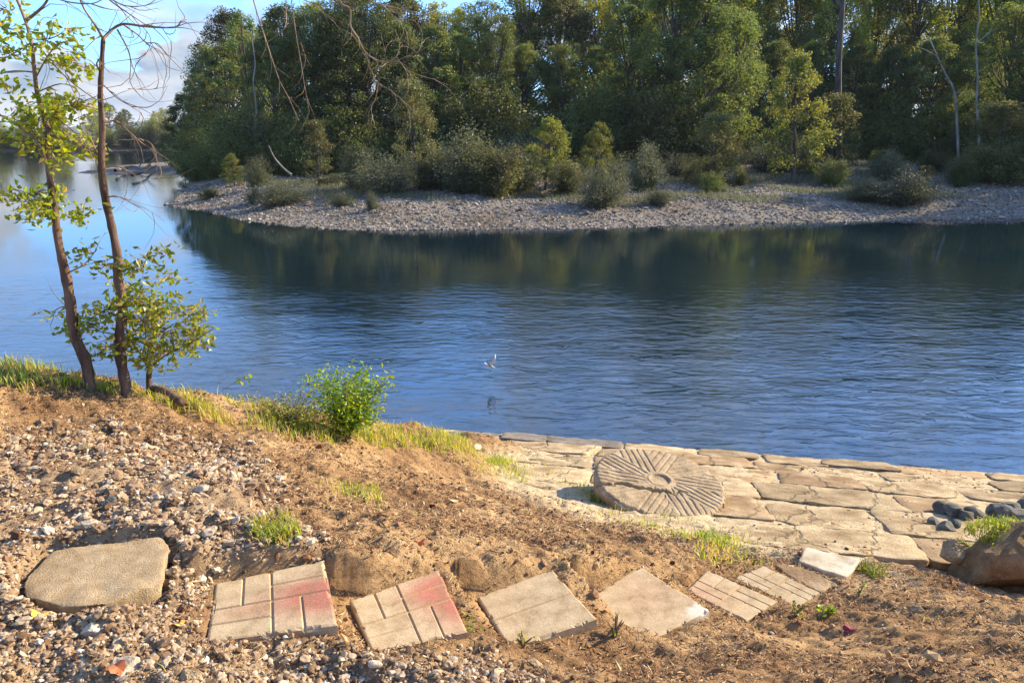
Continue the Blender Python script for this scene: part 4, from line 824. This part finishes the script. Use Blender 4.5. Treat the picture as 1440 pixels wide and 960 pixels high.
# ------------------------------------------------------------------ bird
mb = MB(); prof = [(-.075, .004), (-.06, .012), (-.03, .02), (0, .024), (.03, .02), (.045, .013), (.055, .014), (.066, .013), (.076, .005), (.088, .001)]
tube(mb, [(x_, 0, .004 * math.sin(x_ * 30)) for x_, _ in prof], [r_ for _, r_ in prof], 10)
for s_ in (-1, 1):
    def wing(s_):
        top = [(.03, .012, .01), (.035, .05, .055), (.02, .09, .115), (-.01, .125, .165)]; bk = [(-.035, .012, .008), (-.03, .05, .045), (-.03, .09, .10), (-.03, .125, .16)]
        V = []
        for a_, b_ in zip(top, bk):
            a_ = (a_[0], a_[1] * s_, a_[2]); b_ = (b_[0], b_[1] * s_, b_[2]); mmid = [(a_[i] + b_[i]) / 2 for i in range(3)]
            V += [a_, (mmid[0], mmid[1], mmid[2] + .006), b_, (mmid[0], mmid[1], mmid[2] - .002)]
        Fc = [(i * 4 + k, i * 4 + (k + 1) % 4, (i + 1) * 4 + (k + 1) % 4, (i + 1) * 4 + k) for i in range(3) for k in range(4)] + [(12, 13, 14, 15)]; mb.add(V, Fc)
    wing(s_)
mb.add([(-.07, -.004, 0), (-.07, .004, 0), (-.125, .028, .002), (-.125, -.028, .002), (-.07, -.004, .004), (-.07, .004, .004), (-.125, .028, .005), (-.125, -.028, .005)], [(0, 1, 2, 3), (4, 5, 6, 7), (0, 1, 5, 4), (1, 2, 6, 5), (2, 3, 7, 6), (3, 0, 4, 7)])
bird = mb.build('bird', flat_mat('bird_feathers', (.58, .54, .46)), smooth=True); bird.location = P(690, 515, .28); bird.rotation_euler = (R(12), R(18), R(-25)); tag(bird, 'small pale bird with raised wings skimming over the middle of the river', 'bird')
# ------------------------------------------------------------------ far trees
def proto(kind, h, wr, nclump, nleaf, lsz, seed, low=.08, dense=1.0, spread=.8):
    r_ = np.random.default_rng(seed); tr = MB(); lf = MB()
    lean = r_.normal(size=2) * .03 * h
    tp = [(lean[0] * t_ ** 1.5 + .01 * h * math.sin(5 * t_ + seed), lean[1] * t_ ** 1.5, h * .92 * t_) for t_ in np.linspace(0, 1, 9)]
    tube(tr, tp, [h * .017 * (1 - .85 * t_) + .01 for t_ in np.linspace(0, 1, 9)], 8)
    cen = []
    for i in range(nclump):
        t_ = low + (1 - low) * r_.uniform(0, 1) ** .85; a = r_.uniform(0, 6.28)
        prof = {'round': math.sin(math.pi * min(1, .12 + .88 * (t_ - low) / (1 - low)) ** .8) ** .6, 'column': .75 + .25 * math.sin(3.14 * t_), 'wide': (1 - (t_ - .35) ** 2 * 1.6)}[kind]
        prof *= 1 + .28 * math.sin(3 * a + seed) * math.sin(7 * t_ + seed * 2)
        rr = wr * max(.15, prof) * r_.uniform(.35, 1.0) ** .55
        bx_ = np.array(tp[int(min(8, t_ * .8 * 8))]); c_ = np.array([bx_[0] + rr * math.cos(a), bx_[1] + rr * math.sin(a), h * t_])
        cen.append(c_)
        if i % 4 == 0: tube(tr, [bx_, (bx_ + c_) / 2 + [0, 0, -.03 * h], c_], [h * .006, h * .004, h * .0015], 5)
    nl = int(nleaf / nclump)
    for c_ in cen:
        cr = h * .055 * r_.uniform(.6, 1.5) * spread; v_ = r_.normal(size=(nl, 3)); q = c_ + unit(v_) * (r_.uniform(0, 1, (nl, 1)) ** .5) * cr * [1.1, 1.1, .85]
        q[:, 2] = np.maximum(q[:, 2], .05); cv = r_.uniform(0, .5)
        leaves(lf, q, lsz, lsz * .7, .1, var=np.clip(cv + rng.uniform(0, .5, nl), 0, 1))
    return tr, lf
PR = {}
def proto_shrub(h, wr, nst, nleaf, lsz, seed):
    r_ = np.random.default_rng(seed); tr = MB(); lf = MB(); per = nleaf // nst
    for k in range(nst):
        a = r_.uniform(0, 6.28); e = r_.uniform(0.0, 1.0) ** .7; hh = h * (1 - .55 * e ** 2) * r_.uniform(.6, 1.12) * (1 + .2 * math.sin(2 * a + seed)); rr = wr * e * r_.uniform(.8, 1.15)
        tip = np.array([rr * math.cos(a), rr * math.sin(a), hh]); b0 = np.array([.12 * wr * math.cos(a), .12 * wr * math.sin(a), 0])
        mid_ = b0 + (tip - b0) * [.4, .4, .55]; tube(tr, [b0, mid_, tip], [h * .008, h * .006, h * .002], 5)
        t_ = r_.uniform(.12, 1.02, (per, 1)); q = np.where(t_ < .5, b0 + (mid_ - b0) * t_ * 2, mid_ + (tip - mid_) * (t_ * 2 - 1)) + r_.normal(size=(per, 3)) * [wr * .12, wr * .12, h * .06]
        q[:, 2] = np.maximum(q[:, 2], .03); cv = r_.uniform(0, .5); leaves(lf, q, lsz, lsz * .55, .1, var=np.clip(cv + rng.uniform(0, .5, per), 0, 1))
    return tr, lf
def mkshrub(key, h, wr, nst, nleaf, lsz, seed, mat):
    tr, lf = proto_shrub(h, wr, nst, nleaf, lsz, seed); to = tr.build('stems', M['barkfar'], smooth=True); lo = lf.build('foliage', G[mat]); PR[key] = (to.data, lo.data, h, mat)
    bpy.data.objects.remove(to); bpy.data.objects.remove(lo)
def mkproto(key, *a, mat='dark', bark='barkfar', **kw):
    tr, lf = proto(*a, **kw); to = tr.build('trunk', M[bark], smooth=True); lo = lf.build('crown', G[mat]); PR[key] = (to.data, lo.data, a[1], mat)
    bpy.data.objects.remove(to); bpy.data.objects.remove(lo)
for key, *a in [('roundA', 'round', 12, 3.6, 170, 24000, .180, 1), ('roundB', 'round', 14, 4.2, 190, 26000, .185, 2), ('tallA', 'wide', 17, 4.0, 200, 26000, .185, 3), ('tallB', 'column', 17, 3.3, 180, 24000, .185, 4), ('tallC', 'wide', 16, 4.6, 200, 26000, .182, 9)]:
    mkproto(key, *a, mat='dark')
mkproto('midA', 'round', 13, 3.8, 180, 24000, .18, 5, mat='mid'); mkproto('midB', 'wide', 16, 4.2, 190, 24000, .185, 6, mat='mid')
mkproto('oliveA', 'round', 14, 4.0, 170, 20000, .185, 7, mat='olive'); mkproto('yellowA', 'wide', 16, 4.2, 170, 20000, .182, 8, mat='yellow', low=.25)
mkproto('airy', 'round', 12, 3.0, 60, 6500, .19, 11, mat='mid', spread=.75)
NUMC = {}
def put_tree(key, x, y, h, label, group, zf=B1, name='tree', cat='tree', w=1.0):
    td, ld, h0, mt = PR[key]; s = h / h0
    root = empty(name, (x, y, zf(x, y) - .1), label, cat, group, rz=random.uniform(0, 6.28)); root.scale = (s * w * random.uniform(.85, 1.15), s * w * random.uniform(.85, 1.15), s)
    for nm, d in ((td.name.split('.')[0], td), (ld.name.split('.')[0], ld)):
        o = bpy.data.objects.new(nm, d); COL.objects.link(o); o.parent = root
    return root
def XY(px, Y): return px_to_x(px, Y)
def px_to_x(px, Y): return (px - 720) * Y / 1125.0
front = [(262,74,7.5,'roundA'),(292,71,8.6,'roundB'),(322,68,10.4,'roundA'),(356,66,12.6,'airy'),(385,64,11.0,'roundB'),(432,64,12.8,'tallA'),(475,63,11.6,'roundA'),(520,64,13.0,'tallC'),(565,65,11.0,'roundB'),(612,66,10.6,'roundA'),(650,67,10.0,'midA'),(692,68,11.6,'tallA'),(738,70,9.6,'roundB'),
 (792,70,9.4,'tallB'),(838,68,9.0,'roundA'),(885,63,11.4,'midA'),(935,61,13.4,'midB'),(985,61,13.2,'midA'),(1035,64,11.4,'midB'),(1085,68,9.6,'roundB'),(1140,70,9.6,'midA'),(1195,68,9.2,'roundA'),(1250,68,9.0,'midA'),(1305,66,9.6,'roundB'),(1362,66,9.2,'midA'),(1420,60,11.4,'midB'),(1480,58,12.5,'midA')]
tone = {'dark': 'dark green', 'mid': 'mid green', 'olive': 'olive green', 'yellow': 'yellow-green', 'yg': 'yellow-green', 'willow': 'grey-green'}
for i, (px, Y, h, k) in enumerate(front):
    x = px_to_x(px, Y); put_tree(k, x, Y, h, f'{tone[PR[k][3]]} tree, {ORD[i]} from left in the front row of the wood', 'front-row trees of the wood across the river')
back = [(300,84,12,'roundB'),(350,82,13.5,'oliveA'),(410,80,15,'roundB'),(462,78,15.6,'yellowA'),(520,80,16.4,'tallA'),(575,80,15.6,'oliveA'),(628,80,14.2,'yellowA'),(680,82,14.6,'tallC'),(735,80,17,'yellowA'),(785,80,15.6,'oliveA'),(838,84,15.6,'yellowA'),
 (890,80,16.8,'yellowA'),(945,80,18.5,'oliveA'),(1000,78,18.5,'yellowA'),(1055,80,18.5,'tallA'),(1110,80,18,'oliveA'),(1165,78,18.5,'yellowA'),(1220,80,19,'yellowA'),(1275,78,18.5,'oliveA'),(1330,78,19,'yellowA'),(1390,76,18.5,'yellowA'),(1450,74,18.5,'oliveA')]
for i, (px, Y, h, k) in enumerate(back):
    put_tree(k, px_to_x(px, Y), Y, h, f'taller {tone[PR[k][3]]} tree, {ORD[i]} from left in the second row of the wood', 'second-row trees of the wood across the river')
for i in range(15):
    px = 330 + i * 82; Y = 96 + random.uniform(-3, 4); k = random.choice(['tallB', 'tallC', 'oliveA', 'yellowA', 'tallA'])
    put_tree(k, px_to_x(px, Y), Y, (15 if px < 800 else 20) + random.uniform(-.8, 2), 'tree in the rearmost row of the wood, only slivers of its crown showing', 'rearmost trees of the wood across the river')
for i, (x, y, h) in enumerate([(46,52,17),(52,48,18),(58,54,19),(64,48,18),(70,54,20),(52,62,19),(62,62,20),(78,50,19),(86,56,20),(95,51,19)]):
    put_tree(['midB', 'tallA', 'tallC'][i % 3], x, y, h, f'{tone[PR[["midB", "tallA", "tallC"][i % 3]][3]]} tree, {ORD[i]} rightward beyond the right end of the gravel bar', 'trees right of the gravel bar')
# understorey bushes at the wood's foot
mkshrub('bushdark', 4, 2.6, 60, 15000, .17, 21, 'dark'); mkshrub('bushmid', 4, 2.4, 50, 13000, .17, 22, 'mid'); mkshrub('busholive', 3, 1.9, 44, 11000, .12, 23, 'olive')
mkshrub('bushyg', 3, 2.0, 44, 9000, .14, 29, 'yg'); mkshrub('willow', 2, 1.7, 60, 10000, .09, 24, 'willow'); mkshrub('willowB', 2.4, 1.4, 50, 9000, .09, 25, 'willow')
mkproto('sapling', 'round', 6, 1.9, 110, 8000, .14, 26, mat='yg', low=.12, spread=1.15); mkproto('saplingG', 'wide', 6, 1.5, 100, 7600, .13, 27, mat='olive', low=.06, spread=1.15)
und = [(268,68,4.0),(300,66,4.4),(340,61,5.2),(372,60,4.4),(412,60,4.5),(450,61,4.0),(500,61,4.6),(545,62,4.0),(590,62,4.6),(640,63,4.8),(690,63,5.6),(735,65,3.6),(790,62,3.8),(835,61,5.6),(880,60,5.0),(930,59,5.4),(980,59,4.4),(1030,62,4.6),(1080,65,4.2),(1130,66,4.6),(1180,66,4.8),(1235,67,5.4),(1285,65,4.6),(1330,65,4.0),(1385,63,4.8),(1440,60,5.4)]
for i, (px, Y, h) in enumerate(und):
    k = ['bushdark', 'bushmid', 'bushdark', 'busholive'][i % 4]
    put_tree(k, px_to_x(px, Y), Y, h, f'{tone[PR[k][3]]} bush, {ORD[i]} from the left along the foot of the wood', 'bushes along the foot of the wood', name='bush', cat='bush')
# shrubs and saplings on the gravel bar: px, py of the foot, height, key, label
def bar_at(px, py):
    d = np.array(raydir(px, py)); ts = np.linspace(32, 120, 900) / d[1]; X, Y, Z = d[0] * ts, d[1] * ts, H + d[2] * ts; hz = barh(X, Y); ok = hz >= Z
    i = np.argmax(ok) if ok.any() else -1; return X[i], Y[i]
def on_bar(px, py, top, k, label, name, w=1.0, group='shrubs on the gravel bar'):
    x, y = bar_at(px, py); h = (py - top) * y / 1108.0 * 1.02; put_tree(k, x, y, h, label, group, name=name, cat='sapling' if 'sapling' in name else 'shrub', w=w)
S = [
 (330,262,218,'sapling','gold-lit shrub at the left end of the gravel bar','shrub',1.3),(295,280,262,'busholive','low sunlit green shrub near the left tip of the bar','shrub',1.8),
 (395,288,252,'willow','wide low grey-green shrub close to the water at the left of the bar','shrub',1.5),(360,286,262,'willowB','small grey shrub attached to the left of the wide low one','shrub',1.4),
 (450,262,175,'saplingG','narrow green sapling left of the broad thicket','sapling',1.0),(480,290,268,'willow','small round shrub alone on the gravel below the thicket','shrub',1.2),(523,295,270,'willowB','small spiky shrub right of the small round one','shrub',1.1),
 (500,268,205,'busholive','broad olive shrub in the thicket left of centre','shrub',1.0),(545,272,215,'willow','grey-green shrub right of the broad olive shrub','shrub',1.1),(585,262,125,'saplingG','tall slender green sapling left of centre','sapling',.95),(620,266,205,'busholive','olive shrub right of the tall slender sapling','shrub',1.2),
 (655,272,190,'willowB','grey shrub with a leaning stem left of centre','shrub',1.3),(690,276,200,'busholive','olive shrub with yellow tips left of the golden sapling','shrub',1.2),(722,270,215,'willow','grey-green shrub just left of the golden sapling','shrub',1.2),
 (768,268,172,'sapling','golden-leaved sapling at the centre of the bar','sapling',1.1),(800,272,225,'busholive','yellow-green shrub just right of the golden sapling','shrub',1.1),(835,262,178,'sapling','brownish yellow sapling behind the grey centre shrub','sapling',.9),
 (845,290,232,'willow','dark grey-green shrub near the water at centre','shrub',1.0),(905,270,208,'willowB','upright grey-green shrub right of centre','shrub',1.2),(925,288,262,'willow','low shrub at the foot of the upright grey-green one','shrub',1.3),
 (1003,262,165,'saplingG','brown-green sapling right of centre','sapling',1.2),(1000,270,242,'bushmid','low dark green shrub under the brown-green sapling','shrub',1.4),(955,248,215,'willow','grey shrub behind the upright one','shrub',1.2),
 (1068,236,208,'bushdark','round bluish dark green bush on the gravel','shrub',1.0),(1113,258,92,'sapling','tall bright yellow-green sapling, the largest on the gravel bar','sapling',.85),(1165,250,140,'saplingG','green sapling just right of the tall bright one','sapling',1.3),
 (1170,262,225,'bushdark','dark green shrub under the tall saplings','shrub',1.1),(1215,282,248,'willow','left half of the wide grey shrub mass near the water','shrub',1.4),(1270,288,238,'willow','right half of the wide grey shrub mass near the water','shrub',1.5),
 (1265,226,185,'busholive','dull olive shrub behind the wide grey mass','shrub',1.1),(1345,232,185,'busholive','olive shrub left of the big right-hand shrubs','shrub',1.2),(1395,250,150,'saplingG','green sapling at the right end of the bar','sapling',1.5),(1400,258,200,'busholive','wide shrub below the right-hand sapling','shrub',1.7),(1440,254,170,'bushmid','shrub cut by the right edge of the photo','shrub',1.3)]
for (a, b_, tp, k, lab, nm, w) in S: on_bar(a, b_, tp, k, lab, nm, w)
rx_ = random.Random(5); ex = []
for i in range(34):
    a = 330 + i * 33 + rx_.uniform(-14, 14); b_ = rx_.uniform(240, 268) if i % 3 else rx_.uniform(234, 250); ex.append((a, b_, b_ - rx_.uniform(14, 46), rx_.choice(['willow', 'willowB', 'busholive', 'saplingG', 'busholive', 'bushmid']), rx_.uniform(.8, 1.5)))
for i, (a, b_, tp, k, w) in enumerate(ex):
    on_bar(a, b_, tp, k, ('ragged ' + tone[PR[k][3]] + ' shrub in the tangle between gravel and wood'), 'shrub', w, 'tangled shrubs at the back of the gravel bar')
# pale dead limbs and big trunks at the wood's edge
def wood_limb(name, pts_, r0, r1, Y, mat, label, subs=(), cat='dead tree'):
    mb = MB(); q = smoothpath([D(a, b_, Y) for a, b_ in pts_], 4); tube(mb, q, list(np.linspace(r0, r1, len(q))), 8)
    for s_ in subs: q2 = smoothpath([D(a, b_, Y) for a, b_ in s_], 3); tube(mb, q2, list(np.linspace(r1 * 1.3, r1 * .4, len(q2))), 6)
    o = mb.build(name, M[mat], smooth=True); to_origin(o, q[0]); tag(o, label, cat); return o
wood_limb('dead_tree', [(1348,235),(1346,180),(1342,130),(1330,105),(1318,80),(1306,52)], .10, .035, 57, 'barkpale', 'white leaning dead limb forking up at the right of the wood', [[(1318,80),(1300,70),(1285,65)], [(1342,130),(1360,132),(1375,134)]])
wood_limb('dead_tree', [(1374,235),(1377,185),(1373,150),(1375,110),(1372,60),(1377,25),(1375,-5)], .10, .04, 56.5, 'barkpale', 'straight pale trunk right of the white forking limb', [[(1375,60),(1392,45),(1400,40)]])
wood_limb('tall_trunk', [(1180,235),(1179,120),(1180,75),(1183,30),(1187,-30),(1192,-110)], .24, .15, 58, 'barkfar', 'thick dark trunk rising above the tall bright sapling', [[(1183,10),(1165,-10),(1150,-30)]], 'tree trunk')
wood_limb('dead_branch', [(410,246),(400,238),(386,222),(378,205)], .09, .03, 55, 'barkpale', 'pale leaning snag among the bushes at the left of the bar', [], 'branch')
wood_limb('dead_tree', [(361,240),(357,200),(360,150),(356,115),(359,90),(355,60),(356,40)], .07, .03, 60, 'barkpale', 'slim pale trunk showing through the leaves at the left of the wood')
# cobbles on the bar
n = 110000; x = rng.uniform(-26, 34, n); y = rng.uniform(32, 62, n); d = dpoly(x, y, barp); z = barh(x, y); px, py = proj(x, y, z)
k = (d > -.1) & (px > -20) & (px < 1480) & (rng.uniform(0, 1, n) < np.clip(1.1 - d / 26, .12, 1)); q = np.c_[x, y, z][k]; mb = MB(); rockfield(mb, q, rng.lognormal(math.log(.095), .4, len(q)), .5, 0, .25, .3)
tag(mb.build('cobbles', M['cobble']), 'grey river cobbles covering the gravel bar', 'cobbles', kind='stuff')
# low weeds over the bar
n = 26000; x = rng.uniform(-26, 34, n); y = rng.uniform(38, 62, n); d = dpoly(x, y, barp); k = (d > 4) & (fbm(x, y, .35, 3, 201) > .05); q = np.c_[x, y, barh(x, y)][k]; mb = MB()
q = np.repeat(q, 5, 0) + rng.normal(size=(len(q) * 5, 3)) * [.15, .15, 0]; blades(mb, q, .28, .012, .6); tag(mb.build('undergrowth', G['willow']), 'thin weeds growing between the cobbles of the gravel bar', 'weeds', kind='stuff')
# left far-bank trees
fl = [(-118,140,11,'oliveA'),(-112,150,12,'midA'),(-132,152,14,'roundB'),(-124,165,14,'oliveA'),(-150,150,15,'roundA'),(-165,190,15,'midB'),(-148,198,12,'oliveA'),(-140,206,11,'midA'),(-130,212,12,'yellowA'),(-122,214,10.5,'oliveA'),(-114,216,9.5,'yellowA'),(-106,217,9.5,'oliveA'),(-98,219,8.5,'yellowA'),(-90,220,8,'oliveA'),(-82,221,9,'midA'),(-135,232,15,'roundB'),(-120,238,13.5,'oliveA'),(-104,240,12,'midA'),(-175,215,17,'oliveA'),(-145,222,13,'midB'),(-128,225,12,'oliveA'),(-118,226,11,'midA'),(-110,228,11,'oliveA'),(-102,229,10,'midA'),(-94,230,9.5,'oliveA'),(-128,143,10,'midA'),(-105,146,8,'oliveA')]
def F1(x, y): return float(farh(np.array([x]), np.array([y]))[0])
for i, (x, y, h, k) in enumerate(sorted(fl)):
    k = {'roundA': 'oliveA', 'roundB': 'yellowA', 'midA': 'yellowA', 'midB': 'oliveA'}.get(k, k); put_tree(k, x, y, h * .8, f'{tone[PR[k][3]]} tree, {ORD[i]} from the left on the distant far bank upstream', 'trees on the distant far bank', zf=F1)  # lighter olive and yellow kinds paint the sunlight into these crowns
bb = [(-112 + i * 4.6 + random.uniform(-1, 1), (128 if i < 1 else 0) or 210 + i * .9, random.uniform(3.5, 6)) for i in range(12)] + [(-160 + i * 6, 196 + i * 1.5, random.uniform(4, 6)) for i in range(8)] + [(-125 + i * 4, 132 + 5 * (i % 2), random.uniform(4, 6.5)) for i in range(5)]
for i, (x, y, h) in enumerate(bb):
    put_tree(['busholive', 'bushyg'][i % 2], x, y, h * 1.3, 'round bush low on the distant far bank, merging with its neighbours', 'bushes on the distant far bank', zf=F1, name='bush', cat='bush')  # yellow-green foliage likewise has the sunlight put into its colour
q = np.c_[rng.uniform(-125, -100, 500), rng.uniform(118, 140, 500)]; zz = np.array([F1(a, b_) for a, b_ in q]); k = (zz > -.3) & (zz < 1.6); mb = MB(); rockfield(mb, np.c_[q, zz][k], rng.lognormal(math.log(.9), .4, k.sum()), .7, 1, .3, .3); tag(mb.build('bank_rocks', M['cobble']), 'dark rocks along the far bank at the left edge', 'rocks', kind='stuff')
# driftwood on the spit
for i, (pth, lab) in enumerate([([(162,240),(185,234),(205,237),(222,232)], 'long bleached driftwood log on the spit at the left'), ([(186,246),(205,240),(215,228)], 'forked driftwood limb on the tip of the spit'), ([(300,244),(283,236),(268,232)], 'driftwood branch at the root of the spit')]):
    mb = MB(); pp = [Vector(P(a, b_, .45)) for a, b_ in pth]; q = smoothpath(pp, 4); tube(mb, q, list(np.linspace(.16, .05, len(q))), 7); a0 = q[len(q) // 2]
    tube(mb, [a0, a0 + Vector((.6, 0, .7)), a0 + Vector((1.5, .2, 1.2))], [.07, .05, .02], 6); o = mb.build('driftwood', M['barkpale'], smooth=True); to_origin(o, q[0]); tag(o, lab, 'driftwood', 'driftwood on the spit')

# thin river air
m = bpy.data.materials.new('river_air'); m.use_nodes = True; t = m.node_tree; t.nodes.clear(); o_ = N(t, 'ShaderNodeOutputMaterial'); pv = N(t, 'ShaderNodeVolumePrincipled'); pv.inputs['Density'].default_value = 0.00012; pv.inputs['Color'].default_value = (0.80, 0.88, 1.0, 1); pv.inputs['Anisotropy'].default_value = 0.0; t.links.new(pv.outputs[0], o_.inputs['Volume'])
mb = MB(); x0, x1, y0, y1, z0, z1 = -2650, 2650, -60, 2650, -3.0, 75
mb.add([(x0, y0, z0), (x1, y0, z0), (x1, y1, z0), (x0, y1, z0), (x0, y0, z1), (x1, y0, z1), (x1, y1, z1), (x0, y1, z1)], [(0, 3, 2, 1), (4, 5, 6, 7), (0, 1, 5, 4), (1, 2, 6, 5), (2, 3, 7, 6), (3, 0, 4, 7)])
tag(mb.build('haze', m), kind='stuff')
